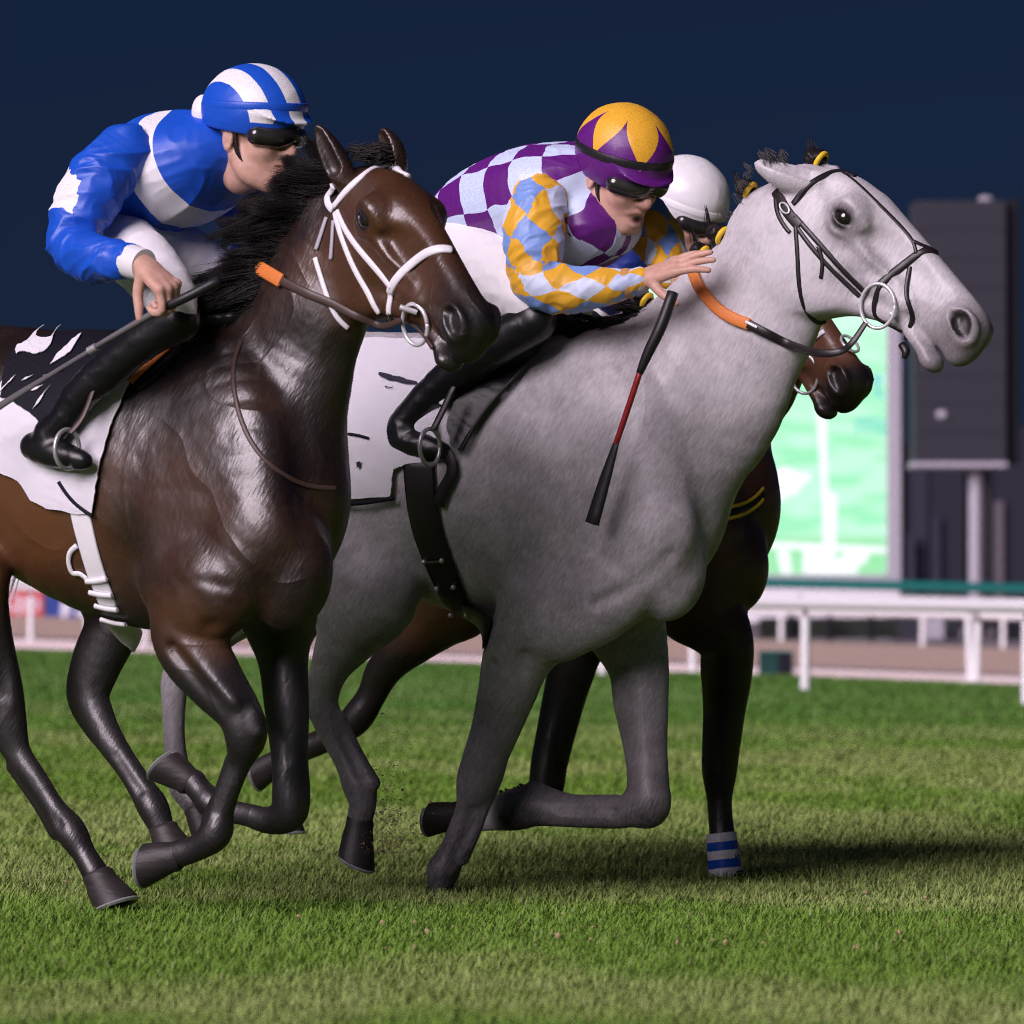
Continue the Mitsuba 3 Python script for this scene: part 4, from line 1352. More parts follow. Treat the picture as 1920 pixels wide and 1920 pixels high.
K = thing('rubber_grip_reins', 'reins of the grey horse with orange rubber grip and black leather end', 'reins')
pts, nn = gskin.line([(1302, 508), (1316, 542), (1346, 577), (1377, 597), (1408, 609)], .014)
obj('grip', tube(pts, .0165, 10, 5, flat=.28, up=nn), 'orange_rubber', K, smooth=True)
p1, n1 = gskin.line([(1406, 608), (1440, 625), (1478, 643)], .016)
bit_low = bc + bn * .020 + np.array([-.030, 0, -.045])
path = [p1[0], p1[1], p1[2], at_depth(1530, 661, p1[2][1] - .10), at_depth(1572, 660, bit_low[1] - .01), at_depth(1597, 643, bit_low[1]), bit_low]
obj('leather', tube(path, [.0135, .013, .012, .011, .010, .009, .008], 10, 5, flat=.35, up=G.v), 'black_leather', K, smooth=True)
tp, tn = gskin.line([(1404, 604), (1424, 614)], .024)
obj('stitching', tube(tp, .004, 6, 1), 'rail_white', K, smooth=True)

# ---- the bay
HB, mb_ = SH['bay'], SM['bay']
BK = thing('bay_horse', 'dark bay racehorse on the left with white bridle turning its head', 'horse')
BB = obj('body', mb_, 'coat_bay', BK, smooth=True)
eyes(HB, BB)
add_hoof(BK, B.P(334, 1602, .12), B.P(272, 1604, .13), -B.z * .85 + B.v * .3, rt=.040, rb=.059)
add_hoof(BK, B.P(360, 1466, -.12), B.P(322, 1424, -.12), -B.u * .7 - B.z * .3 + B.v * .5, rt=.039, rb=.055)
add_hoof(BK, B.P(182, 1642, .12), B.P(205, 1704, .12), B.u, rt=.042, rb=.061)
add_hoof(BK, B.P(304, 1552, -.13), B.P(318, 1602, -.13), B.u, rt=.039, rb=.053)
bskin = Skin(mb_)
crest = [B.P(x, y, v) for x, y, v in ((650, 335, .0), (600, 372, .01), (548, 436, .02), (505, 500, .03), (470, 556, .03), (445, 600, .03))]
flow = [-B.u * .9 + B.z * .35 + B.v * .4, -B.u + B.z * .25 + B.v * .5, -B.u + B.z * .12 + B.v * .45, -B.u - B.z * .05 + B.v * .4, -B.u * .9 - B.z * .2 + B.v * .4, -B.u * .8 - B.z * .4 + B.v * .4]
strands('mane', crest, flow, .185, 'mane_black', BK, 8000, .0008, .7, .18, 11, 80)
strands('mane_lock', [B.P(650, 330, .0), B.P(615, 350, .01), B.P(580, 390, .01)], [-B.u * .55 + B.z * 1.0 + B.v * .5, -B.u * .7 + B.z * .85 + B.v * .5, -B.u + B.z * .55 + B.v * .5], .125, 'mane_black', BK, 900, .0011, .8, .1, 12, 36)
strands('forelock', [HB.at((.0, .03, .0)), HB.at((.02, 0, .005)), HB.at((.0, -.04, .0))], [B.z * .25 - B.u * .9 + B.v * .2] * 3, .060, 'mane_black', BK, 600, .0011, .8, .25, 13, 40)
strands('tail', [B.P(-365, 760, 0), B.P(-375, 785, 0)], [-B.u - B.z * .4] * 2, .6, 'mane_black', BK, 120, .004, .4, .5, 14)

K = thing('white_bridle', 'white bridle with broad noseband on the bay horse', 'bridle')
for nm, rows, w, th, m in (
        ('browband', [(628, 388), (651, 357), (687, 325), (722, 311), (748, 315), (766, 328)], .020, .012, 'white_strap'),
        ('headpiece', [(623, 350), (616, 366), (617, 384), (626, 394)], .020, .010, 'white_strap'),
        ('cheek_strap', [(634, 397), (659, 447), (701, 498), (735, 540)], .017, .010, 'white_strap'),
        ('cheek_strap', [(630, 400), (645, 453), (673, 518), (696, 557), (712, 586)], .017, .010, 'white_strap'),
        ('noseband', [(733, 548), (750, 517), (784, 486), (818, 468), (846, 470)], .026, .014, 'white_strap'),
        ('nose_strap', [(733, 546), (733, 566), (731, 588)], .018, .010, 'white_strap'),
        ('throat_lash', [(592, 484), (606, 530), (618, 566), (632, 594), (652, 614)], .014, .008, 'white_strap'),
        ('buckle_strap', [(614, 408), (604, 438), (594, 468)], .012, .008, 'metal_lilac'),
        ('buckle_strap', [(627, 414), (625, 450), (622, 486)], .012, .008, 'metal_lilac')):
    obj(nm, strap_on(bskin, rows, w, th, .004), m, K, smooth=True)
bb, bbn = bskin.hit(752, 630)
bbn = unit(bbn * .4 + B.v * .8)
ring = obj('bit_ring', ringed(bb + bbn * .018, bbn, [0, 0, 1], .040, .052, .0055), 'steel', K, smooth=True)
obj('curb_strap', strap_on(bskin, [(733, 586), (736, 610), (742, 634), (748, 652)], .012, .007, .006), 'brown_leather', K, smooth=True)
obj('bit_end', tube([bb + bbn * .03 + np.array([-.03, 0, .045]), bb + bbn * .032 + np.array([.014, 0, .032])], [.008, .007], 8, 1), 'steel', ring, smooth=True)
K = thing('brown_reins', 'brown leather reins of the bay horse with a short orange grip', 'reins')
p1, n1 = bskin.line([(487, 500), (510, 514), (534, 529)], .016)
obj('grip', tube(p1, .0185, 10, 4, flat=.28, up=n1), 'orange_rubber', K, smooth=True)
p2, n2 = bskin.line([(464, 500), (478, 498), (489, 501)], .030)
obj('grip', tube(p2, .014, 10, 4, flat=.3, up=n2), 'brown_leather', K, smooth=True)
p1, n1 = bskin.line([(532, 528), (577, 551), (625, 568), (673, 588), (716, 602)], .012)
p1 = np.vstack([p1, (bb + bbn * .02 + np.array([-.035, 0, .01]))[None]])
obj('leather', tube(p1, [.012, .012, .011, .010, .009, .008], 10, 5, flat=.35, up=B.v), 'brown_leather', K, smooth=True)
K = obj('neck_strap', strap_on(bskin, [(452, 640), (436, 690), (446, 770), (474, 835), (520, 884), (575, 912), (628, 916)], .013, .006, .003), 'brown_leather', None, 'thin dark neck strap hanging round the bay horse chest', 'strap', smooth=True)

# the bay's saddle, cloth and girth
K = thing('white_girth', 'white elastic girth under the bay horse with rolled folds', 'girth')
obj('band', strap_on(bskin, [(150, 955), (160, 1000), (172, 1045), (188, 1095), (205, 1140), (228, 1180), (258, 1204)], .062, .010, .004), 'silk_white', K, smooth=True)
for i, (a, b) in enumerate((((166, 1086), (204, 1082)), ((172, 1106), (214, 1112)), ((182, 1130), (224, 1138)), ((192, 1154), (238, 1164)))):
    obj('fold', strap_on(bskin, [a, ((a[0] + b[0]) / 2, (a[1] + b[1]) / 2 + 2), b], .016, .012, .012), 'silk_white', K, smooth=True)
lp, ln = bskin.line([(146, 1022), (134, 1034), (131, 1052), (138, 1072), (152, 1074), (166, 1084)], .006)
obj('loop', tube(lp, .0075, 8, 4, flat=.6, up=ln), 'silk_white', K, smooth=True)

K = thing('bay_saddle_cloth', 'white saddle cloth with navy upper panel and white emblem on the bay horse', 'saddle cloth')
wc = obj('cloth', cloth_patch(bskin, [(-20, 760), (14, 700), (34, 664), (66, 646), (120, 636), (200, 633), (330, 618), (300, 650), (262, 704), (220, 790), (198, 870), (182, 966), (150, 968), (122, 962), (90, 955), (58, 942), (36, 905), (-20, 880)], .014, 9, .010, 2), 'cloth_white', K, smooth=30)
obj('panel', cloth_patch(bskin, [(6, 706), (22, 668), (60, 640), (120, 630), (200, 629), (292, 624), (226, 686), (176, 742), (150, 800), (120, 850), (66, 786), (22, 758), (4, 756)], .022, 9, .010, 2), 'cloth_navy', K, smooth=30)
bd = [(330, 620), (292, 640), (236, 688), (190, 742), (160, 790)]
obj('piping', strap_on(bskin, [(116, 903), (135, 930), (158, 952), (180, 966)], .010, .008, .018), 'cloth_navy', K, smooth=True)
obj('piping', strap_on(bskin, [(300, 628), (262, 655), (222, 696), (186, 742), (163, 784), (155, 810)], .007, .007, .028), 'silk_royal', K, smooth=True)
for poly in ([(30, 668), (33, 658), (55, 652), (66, 636), (82, 626), (92, 626), (80, 634), (73, 644), (100, 646), (103, 634), (110, 626), (123, 624), (114, 634), (107, 652), (106, 662), (92, 676), (76, 680), (62, 679), (48, 674), (36, 682)],
             [(97, 696), (108, 675), (130, 658), (152, 642), (165, 638), (155, 655), (142, 676), (118, 690), (100, 699)],
             [(84, 716), (110, 704), (134, 690), (130, 708), (110, 712), (88, 718)], [(44, 724), (58, 712), (76, 711), (64, 722), (48, 728)],
             [(4, 748), (12, 732), (38, 709), (44, 712), (30, 728), (8, 750)], [(56, 736), (74, 731), (96, 729), (84, 742), (72, 748), (60, 742)],
             [(68, 775), (78, 755), (96, 736), (108, 728), (96, 748), (90, 762), (72, 778)]):
    obj('emblem', cloth_patch(bskin, poly, .0285, 7, .010, 2, .003), 'cloth_white', K, smooth=30)
K = thing('racing_saddle', 'small black racing saddle under the rider in blue and white', 'saddle')
Ss = Sculpt()
px_chain(Ss, B, [(460, 596, 22, 2.6), (400, 606, 30, 3.2), (330, 622, 28, 3.4), (262, 628, 22, 3.0)], 0, .02)
obj('seat', Ss.mesh(.008), 'cloth_black', K, smooth=True)
obj('pad', strap_on(bskin, [(322, 652), (296, 676), (268, 700), (246, 720)], .024, .014, .012), 'orange_rubber', K, smooth=True)
obj('pad', strap_on(bskin, [(346, 650), (320, 676), (292, 704), (258, 728)], .030, .018, .006), 'cloth_black', K, smooth=True)
sp0 = B.P(150, 782, .405)
obj('stirrup_leather', tube([B.P(180, 716, .30), B.P(156, 780, .325), B.P(132, 812, .345)], .0075, 8, 4, flat=.4, up=B.v), 'brown_leather', K, smooth=True)
obj('stirrup', ringed(B.P(126, 842, .325), B.u * .9 + B.v * .2, [0, 0, 1], .042, .050, .006), 'steel_worn', K, smooth=True)

# ---- the grey's saddle, cloths, girth
K = thing('grey_saddle_cloth', 'white saddle cloth with black number print under the rider in purple checks', 'saddle cloth')
obj('cloth', cloth_patch(gskin, [(600, 650), (700, 638), (860, 640), (990, 634), (905, 700), (850, 752), (826, 790), (836, 838), (800, 872), (745, 880), (744, 932), (690, 936), (640, 944), (612, 930)], .016, 9, .012, 4), 'cloth_white', K, smooth=30)
obj('hem', strap_on(gskin, [(612, 938), (650, 944), (700, 938), (746, 932)], .012, .008, .022), 'cloth_navy', K, smooth=True)
obj('print', cloth_patch(gskin, [(711, 708), (718, 703), (790, 722), (800, 734), (760, 730), (716, 720)], .026, 7, .012, 4, .003), 'print_navy', K, smooth=30)
obj('print', cloth_patch(gskin, [(726, 728), (748, 732), (742, 740), (724, 738)], .026, 7, .012, 4, .003), 'print_navy', K, smooth=30)
obj('print', cloth_patch(gskin, [(672, 862), (688, 862), (686, 880), (674, 880)], .026, 7, .012, 4, .003), 'print_navy', K, smooth=30)
obj('piping', strap_on(gskin, [(660, 816), (676, 818), (698, 824)], .008, .006, .024), 'cloth_navy', K, smooth=True)
K = thing('black_chamois', 'shiny black cloth with white edge over the shoulder of the grey horse', 'saddle cloth')
obj('cloth', cloth_patch(gskin, [(1066, 600), (1000, 622), (960, 660), (905, 706), (852, 758), (836, 800), (852, 850), (872, 846), (900, 800), (950, 738), (1000, 690), (1046, 634)], .022, 8, .016, 5), 'cloth_black', K, smooth=30)
obj('edge', strap_on(gskin, [(986, 634), (940, 668), (898, 704), (872, 730), (852, 748), (836, 768)], .024, .012, .034), 'cloth_white', K, smooth=True)
obj('fold', strap_on(gskin, [(1060, 606), (1030, 650), (985, 702), (935, 752), (898, 800), (872, 846)], .010, .010, .026), 'cloth_black', K, smooth=True)
K = thing('black_girth', 'black leather girth with pairs of studs round the grey horse', 'girth')
obj('band', strap_on(gskin, [(788, 868), (792, 930), (803, 990), (822, 1045), (846, 1100), (872, 1146), (904, 1186)], .096, .012, .010), 'black_leather', K, smooth=True)
obj('billet', strap_on(gskin, [(830, 840), (850, 862), (852, 890), (836, 915), (826, 945)], .034, .008, .016), 'black_leather', K, smooth=True)
for x, y in ((801, 1048), (834, 1046), (825, 1096), (856, 1094), (850, 1143), (880, 1143)):
    c, n = gskin.hit(x, y)
    s_ = trimesh.creation.icosphere(2, .008)
    s_.apply_translation(c + n * .019)
    obj('stud', s_, 'steel_worn', K, smooth=True)
obj('keeper', strap_on(gskin, [(806, 1048), (818, 1048), (830, 1047)], .010, .006, .022), 'brown_leather', K, smooth=True)
K = thing('racing_saddle', 'small black racing saddle under the rider in purple checks', 'saddle')
Ss = Sculpt()
px_chain(Ss, G, [(1075, 600, 20, 2.6), (1010, 614, 26, 3.2), (940, 634, 26, 3.6), (870, 644, 22, 3.2)], 0, .02)
obj('seat', Ss.mesh(.008), 'cloth_black', K, smooth=True)
obj('stirrup_leather', tube([G.P(850, 725, .33), G.P(830, 770, .35), G.P(812, 806, .37)], .010, 8, 4, flat=.4, up=G.v), 'black_leather', K, smooth=True)
obj('stirrup', ringed(G.P(806, 838, .35), G.u * .9 + G.v * .2, [0, 0, 1], .042, .050, .006), 'steel_worn', K, smooth=True)

# ---- the brown horse
HC, mc = SH['brown'], SM['brown']
CK = thing('brown_horse', 'dark brown racehorse mostly hidden behind the grey with a striped leg bandage', 'horse')
CB = obj('body', mc, 'coat_brown', CK, smooth=True)
eyes(HC, CB)
add_hoof(CK, C.P(1364, 1640, .12), C.P(1372, 1668, .12), C.u, rt=.040, rb=.055)
add_hoof(CK, C.P(530, 1420, .12), C.P(478, 1436, .12), -C.z - C.u * .3, mat='hoof_dark', rt=.038, rb=.051)
add_hoof(CK, C.P(880, 1515, -.12), C.P(838, 1518, -.12), -C.z, rt=.038, rb=.049)
add_hoof(CK, C.P(530, 1510, -.14), C.P(532, 1560, -.14), C.u, rt=.038, rb=.049)
strands('tail', [C.P(430, 790, 0), C.P(425, 810, 0)], [-C.u - C.z * .4] * 2, .5, 'mane_black', CK, 80, .004, .4, .5, 15)
cskin = Skin(mc)
bw = thing('leg_bandage', 'white bandage with blue stripes on the foreleg of the brown horse', 'bandage')
for i in range(5):
    y0 = 1562 + i * 16.4
    pts = [C.P(1352 + (y0 + k - 1562) * .105, y0 + k, .12) for k in (0, 8.2, 16.4)]
    obj('band', tube(pts, [.0455 + .0010 * i] * 3, 20, 2), 'silk_white' if i % 2 == 0 else 'silk_blue', bw, smooth=40)
K = thing('yellow_breastplate', 'yellow edged black breastplate strap across the brown horse chest', 'strap')
for dy, m, w in ((0, 'yellow_band', .010), (10, 'black_leather', .026), (20, 'yellow_band', .010)):
    obj('band', strap_on(cskin, [(1330, 962 + dy), (1362, 954 + dy), (1390, 946 + dy), (1414, 932 + dy), (1428, 916 + dy)], w, .008, .006 + (.004 if m[0] == 'y' else 0)), m, K, smooth=True)
K = thing('brown_bridle', 'bridle with steel bit rings and white noseband on the brown horse behind', 'bridle')
c, n = cskin.hit(1512, 700)
n = unit(n * .3 + C.v)
obj('bit_ring', ringed(c + n * .014, n, [0, 0, 1], .046, .058, .005), 'steel', K, smooth=True)
obj('bit_end', tube([c + n * .02 + np.array([.045, 0, .0]), c + n * .03 + np.array([.075, -.01, .004])], [.009, .007], 8, 1), 'steel', K, smooth=True)
obj('noseband', strap_on(cskin, [(1518, 646), (1532, 632), (1546, 622)], .016, .008, .005), 'white_strap', K, smooth=True)
c, n = cskin.hit(1590, 650)
obj('bit_ring', ringed(c + n * .012, n, [0, 0, 1], .026, .034, .0045), 'steel', K, smooth=True)


# ---------------------------------------------------------------- the three riders
def frame_at(F, deg, px, py=500):
    return Frame(deg, px, F.P(px, py, 0)[1])


J2 = frame_at(G, 38, 1040)
J2H = Head(J2.P(1164, 330, .0), 50, 25, -4, 1.15)
w2 = J2.P(1210, 522, .15)
spec2 = dict(
    head=J2H, mouth=.016, seed=20,
    torso=[(852, 418, 46, 1.7), (905, 398, 74, 1.5), (970, 382, 96, 1.35), (1035, 368, 98, 1.4), (1080, 350, 80, 1.4), (1104, 335, 44, 1.1)],
    arm=[(1012, 380, 52, .95, .17), (1002, 415, 56, .95, .215), (1001, 470, 54, .95, .24), (1010, 530, 46, .95, .25), (1060, 542, 44, .95, .235), (1115, 538, 39, .95, .21), (1165, 533, 30, .95, .18), (1200, 528, 23, 1, .155)],
    far_arm=[(1130, 368, 56, .95, -.16), (1185, 400, 54, .95, -.20), (1228, 440, 48, .95, -.21), (1250, 478, 40, .95, -.20), (1255, 505, 30, .95, -.15), (1258, 520, 22, 1, -.11)],
    thigh=[(885, 470, 62, 1, .10), (935, 515, 62, 1, .17), (980, 560, 50, .95, .215), (1004, 594, 36, .95, .222)],
    far_thigh=[(930, 465, 60, 1, -.10), (1010, 530, 56, 1, -.16), (1070, 578, 42, .95, -.2)],
    seat=[(872, 440, 66, 1.7), (915, 455, 64, 1.6)],
    boot=[(1002, 602, 42, .95, .225), (940, 640, 39, .95, .255), (872, 688, 37, .95, .28), (812, 736, 33, .95, .30), (778, 770, 29, .95, .315), (758, 796, 31, .95, .32)],
    foot=[(730, 818, 29, .9, .32), (762, 828, 31, .9, .325), (802, 840, 25, .9, .325), (828, 846, 18, .9, .32)],
    far_boot=[(1065, 585, 38, .95, -.21), (1010, 640, 36, .95, -.26), (930, 720, 32, .95, -.33), (880, 780, 30, .95, -.34)],
    far_foot=[(850, 800, 30, .9, -.34), (900, 815, 26, .9, -.34)],
    jacket_extra=lambda S: (px_chain(S, J2, [(985, 425, 52, 1.5), (1060, 440, 74, 1.5), (1125, 425, 62, 1.5)], 0, .05)),
    silk='silk_checks', sleeve_silk='silk_diamonds', cap='cap_star',
    hands=[dict(wrist=w2, fwd=J2.P(1300, 490, .115) - w2, back=np.array([-.15, -.55, .75]), side=1, curl=[(6, 12, 8), (2, 8, 6), (-2, 6, 6), (0, 10, 8)], spread=4, thumb=(58, 30, 12), size=1.06),
           dict(wrist=J2.P(1258, 520, -.11), fwd=np.array([.8, -.3, -.2]), back=np.array([.1, .2, .9]), side=-1, curl=[(60, 70, 40)] * 4, thumb=(30, 30, 20))],
    cap_uv=lambda q, m: np.stack([np.arctan2(q[:, 1], q[:, 0] + .008), q[:, 2]], 1),
)
J1 = frame_at(B, 36, 320)
J1H = Head(J1.P(478, 256, .0), 38, 8, -3, 1.11)
w1 = J1.P(270, 498, .39)
spec1 = dict(
    head=J1H, seed=40,
    torso=[(208, 415, 52, 1.6), (248, 372, 88, 1.4), (300, 325, 108, 1.3), (352, 312, 104, 1.35), (398, 292, 74, 1.35), (428, 278, 42, 1.1)],
    arm=[(236, 286, 54, .95, .19), (190, 332, 60, .95, .25), (155, 394, 56, .95, .29), (132, 452, 46, .95, .33), (165, 482, 44, .95, .36), (200, 488, 40, .95, .375), (232, 488, 31, .95, .38), (250, 489, 26, 1, .38)],
    far_arm=[(420, 330, 56, .95, -.16), (450, 385, 54, .95, -.22), (470, 440, 46, .95, -.23), (470, 490, 40, .95, -.2), (455, 520, 28, .95, -.12), (450, 535, 22, 1, -.09)],
    thigh=[(225, 455, 62, 1, .10), (275, 500, 58, 1, .18), (318, 552, 48, .95, .23), (336, 592, 36, .95, .24)],
    far_thigh=[(290, 450, 60, 1, -.10), (370, 500, 60, 1, -.15), (425, 555, 46, .95, -.19)],
    seat=[(222, 438, 66, 1.6), (262, 448, 66, 1.5)],
    boot=[(333, 600, 43, .95, .238), (280, 630, 38, .95, .255), (212, 684, 36, .95, .27), (150, 742, 33, .95, .285), (118, 785, 28, .95, .295), (92, 812, 29, .95, .30)],
    foot=[(62, 836, 26, .9, .30), (90, 846, 28, .9, .305), (128, 856, 24, .9, .305), (152, 862, 19, .9, .30), (160, 863, 15, .9, .295)],
    far_boot=[(420, 565, 40, .95, -.2), (350, 640, 36, .95, -.27), (270, 730, 32, .95, -.33), (220, 790, 30, .95, -.34)],
    far_foot=[(190, 810, 30, .9, -.34), (240, 825, 26, .9, -.34)],
    helmet=dict(rim=.052, r=(.130, .112, .108), dip=.10),
    silk='silk_blue_band', sleeve_silk='silk_blue_patch', cap='cap_hoops',
    hands=[dict(wrist=w1, fwd=J1.P(318, 545, .39) - w1, back=np.array([.35, -.55, .75]), side=1, curl=[(48, 78, 45), (60, 82, 50), (66, 82, 50), (70, 82, 50)], spread=3, thumb=(34, 60, 20), size=1.12),
           dict(wrist=J1.P(450, 535, -.09), fwd=np.array([.8, -.3, -.2]), back=np.array([.1, .2, .9]), side=-1, curl=[(60, 70, 40)] * 4, thumb=(30, 30, 20))],
    cap_uv=lambda q, m: np.stack([np.asarray(m.vertices) @ unit([-.80, -.52, -.28]) - J1H.at((-.008, 0, .05)) @ unit([-.80, -.52, -.28]), q[:, 2]], 1),
)
J3 = frame_at(C, 36, 1200)
J3H = Head(J3.P(1280, 405, .0), 42, 26, 0, 1.04)
spec3 = dict(
    head=J3H, seed=60,
    torso=[(1020, 480, 44, 1.6), (1075, 450, 62, 1.5), (1140, 430, 74, 1.35), (1205, 425, 74, 1.35), (1250, 432, 58, 1.35), (1272, 440, 38, 1.1)],
    arm=[(1190, 420, 46, .95, .18), (1180, 470, 44, .95, .23), (1150, 520, 38, .95, .25), (1110, 560, 30, .95, .2)][:3] + [(1140, 555, 32, .95, .22), (1160, 575, 22, 1, .18)],
    far_arm=[(1275, 430, 44, .95, -.16), (1300, 470, 44, .95, -.18), (1315, 520, 38, .95, -.18), (1330, 560, 24, .95, -.12)],
    thigh=[(1040, 500, 50, 1, .10), (1080, 540, 46, 1, .17), (1120, 580, 36, .95, .2)],
    far_thigh=[(1070, 500, 50, 1, -.10), (1130, 540, 46, 1, -.15), (1170, 590, 36, .95, -.19)],
    seat=[(1035, 490, 52, 1.6), (1065, 500, 52, 1.5)],
    boot=[(1120, 585, 34, .95, .2), (1060, 640, 33, .95, .28), (990, 710, 30, .95, .32), (950, 750, 28, .95, .32)],
    foot=[(930, 768, 26, .9, .32), (970, 780, 25, .9, .32)],
    far_boot=[(1168, 595, 34, .95, -.2), (1110, 650, 32, .95, -.27), (1040, 720, 28, .95, -.32)],
    far_foot=[(1020, 740, 26, .9, -.32), (1060, 750, 24, .9, -.32)],
    silk='silk_royal', sleeve_silk='silk_royal', cap='cap_white',
    helmet=dict(rim=.026, peak=False, dip=.04),
    hands=[dict(wrist=J3.P(1160, 575, .18), fwd=np.array([.85, -.35, -.2]), back=np.array([.0, -.3, .9]), side=1, curl=[(55, 70, 40)] * 4, thumb=(30, 30, 20))],
    cap_uv=lambda q, m: np.stack([q[:, 1], q[:, 2]], 1),
)

JK1, _, HK1 = jockey('jockey', J1, 'jockey in blue silks and blue and white striped helmet crouching on the bay horse', spec1)
JK2, _, HK2 = jockey('jockey', J2, 'jockey in purple checked silks and yellow diamond sleeves reaching along the grey horse neck', spec2)
JK3, _, HK3 = jockey('jockey', J3, 'jockey in plain white helmet and royal blue silks behind the purple rider', spec3)


def limb_band(F, a, b, r, mat, parent, name='cuff', n=3):
    pts = [np.asarray(a) + (np.asarray(b) - np.asarray(a)) * f for f in np.linspace(0, 1, n)]
    rr = np.array([r[0], (r[0] + r[1]) / 2 + .001, r[1]])
    return obj(name, tube(pts, rr, 24, 3), mat, parent, smooth=40)


limb_band(J1, J1.P(242, 489, .38), J1.P(270, 497, .388), (.043, .041), 'silk_white', JK1)
limb_band(J2, J2.P(1170, 532, .178), J2.P(1184, 530, .170), (.042, .040), 'tan_elastic', JK2)
limb_band(J2, J2.P(1196, 529, .158), J2.P(1208, 526, .150), (.034, .032), 'silk_diamonds', JK2)
# helmet trim
def rim_ring(H, zc, r, rx, ry, mat, parent, name='band', w=.012, dip=.10, a0=0, a1=360):
    a = np.radians(np.linspace(a0, a1, 60))
    pts = [H.at((-.008 + rx * math.cos(x), ry * math.sin(x), zc - dip * rx * math.cos(x))) for x in a]
    nn = np.array([H.R @ np.array([math.cos(x), math.sin(x), 0]) for x in a])
    return obj(name, tube(pts, w, 10, 1, flat=r / w, up=nn), mat, parent, smooth=True)


rim_ring(J2H, .062, .0030, .1290, .1110, 'whip_black', HK2, w=.013, dip=-.06)
rim_ring(J1H, .070, .0030, .1290, .1110, 'silk_blue', HK1, w=.011, dip=-.06)
rim_ring(J3H, .046, .0030, .1300, .1125, 'silk_white', HK3, w=.012, dip=-.02)
e_ = trimesh.creation.icosphere(3, 1.0)
e_.apply_scale([.030, .030, .045])
e_.apply_translation(J1.P(381, 210, .05))
obj('ear_cover', e_, 'silk_white', JK1, smooth=True)

# whips, held in the hands
K = thing('red_whip', 'black whip with red shaft hanging from the hand of the purple rider', 'whip')
wp = [G.P(1262, 548, .31), G.P(1240, 610, .335), G.P(1216, 660, .345), G.P(1199, 700, .35), G.P(1176, 770, .355), G.P(1155, 832, .36), G.P(1134, 900, .365), G.P(1110, 982, .37)]
obj('grip', tube(wp[:4], [.016, .0165, .015, .010], 12, 4), 'whip_black', K, smooth=True)
obj('shaft', tube(wp[3:6], [.0085, .0085, .0080], 10, 4), 'red_shaft', K, smooth=True)
obj('flap', tube(wp[5:], [.0095, .0175, .022], 12, 4, flat=.5, up=G.v), 'whip_black', K, smooth=True)
K = thing('grey_whip', 'long grey braided whip held across the boot of the rider in blue', 'whip')
wp = [J1.P(410, 526, .34), J1.P(352, 556, .385), J1.P(300, 580, .40), J1.P(200, 638, .43), J1.P(172, 655, .435), J1.P(95, 702, .44), J1.P(30, 742, .445), J1.P(-60, 800, .45)]
obj('grip', tube(wp[:3], [.013, .0125, .012], 12, 4), 'whip_black', K, smooth=True)
obj('shaft', tube(wp[2:5], [.0095, .008, .0068], 10, 4), 'whip_grey', K, smooth=True)
obj('collar', tube([wp[4] + (wp[3] - wp[4]) * .3, wp[4] - (wp[3] - wp[4]) * .2], .0105, 12, 1), 'steel_worn', K, smooth=40)
obj('flap', tube(wp[4:], [.0062, .0065, .009, .011], 10, 4, flat=.6, up=J1.v), 'whip_grey', K, smooth=True)


# ================================================================ the racecourse
def slope(x, y):
    """The turf is level at the horses and rises gently towards the far left of the course."""
    return np.clip(np.clip((np.asarray(y, float) - 24) / 42, 0, 1) * (5.8 - np.asarray(x, float)) * .0304, -.25, .62)


EDGE_R, EDGE_L = np.array([5.8, 66.0]), np.array([-6.74, 80.0])
ED = (EDGE_L - EDGE_R)
EL = np.linalg.norm(ED)
ED = ED / EL
EN = np.array([-ED[1], ED[0]])
EN = EN if EN[1] > 0 else -EN
WIDE = 26.0


def edge(s, d=0.0):
    """The place s metres along the turf edge from its right end and d metres beyond it, and its height."""
    p = EDGE_R + ED * s + EN * d
    zz = slope(*p) + np.clip(d - .8, 0, WIDE) / WIDE * .36
    return np.array([p[0], p[1], float(zz)])


def edge_s(px, d=0.0):
    """Where the sight line of a survey column crosses the line d metres beyond the turf edge."""
    k = (px - 960) / FOCAL
    o = EDGE_R + EN * d
    return float((k * o[1] - o[0]) / (ED[0] - k * ED[1]))


def sheet(rows, flip=False):
    R = np.array(rows)
    n, m = R.shape[:2]
    i, j = np.meshgrid(np.arange(n - 1), np.arange(m - 1), indexing='ij')
    q = np.stack([i * m + j, i * m + j + 1, (i + 1) * m + j + 1, (i + 1) * m + j], -1).reshape(-1, 4)
    f = np.vstack([q[:, [0, 1, 2]], q[:, [0, 2, 3]]])
    mesh = trimesh.Trimesh(R.reshape(-1, 3), f, process=False)
    if mesh.face_normals[:, 2].mean() < 0:
        mesh.invert()
    return mesh


def strip(d0, d1, n=3, lift=0.0, s0=-260, s1=320):
    S_ = np.linspace(s0, s1, 60)
    return sheet([[edge(s, d) + [0, 0, lift] for s in S_] for d in np.linspace(d0, d1, n)])


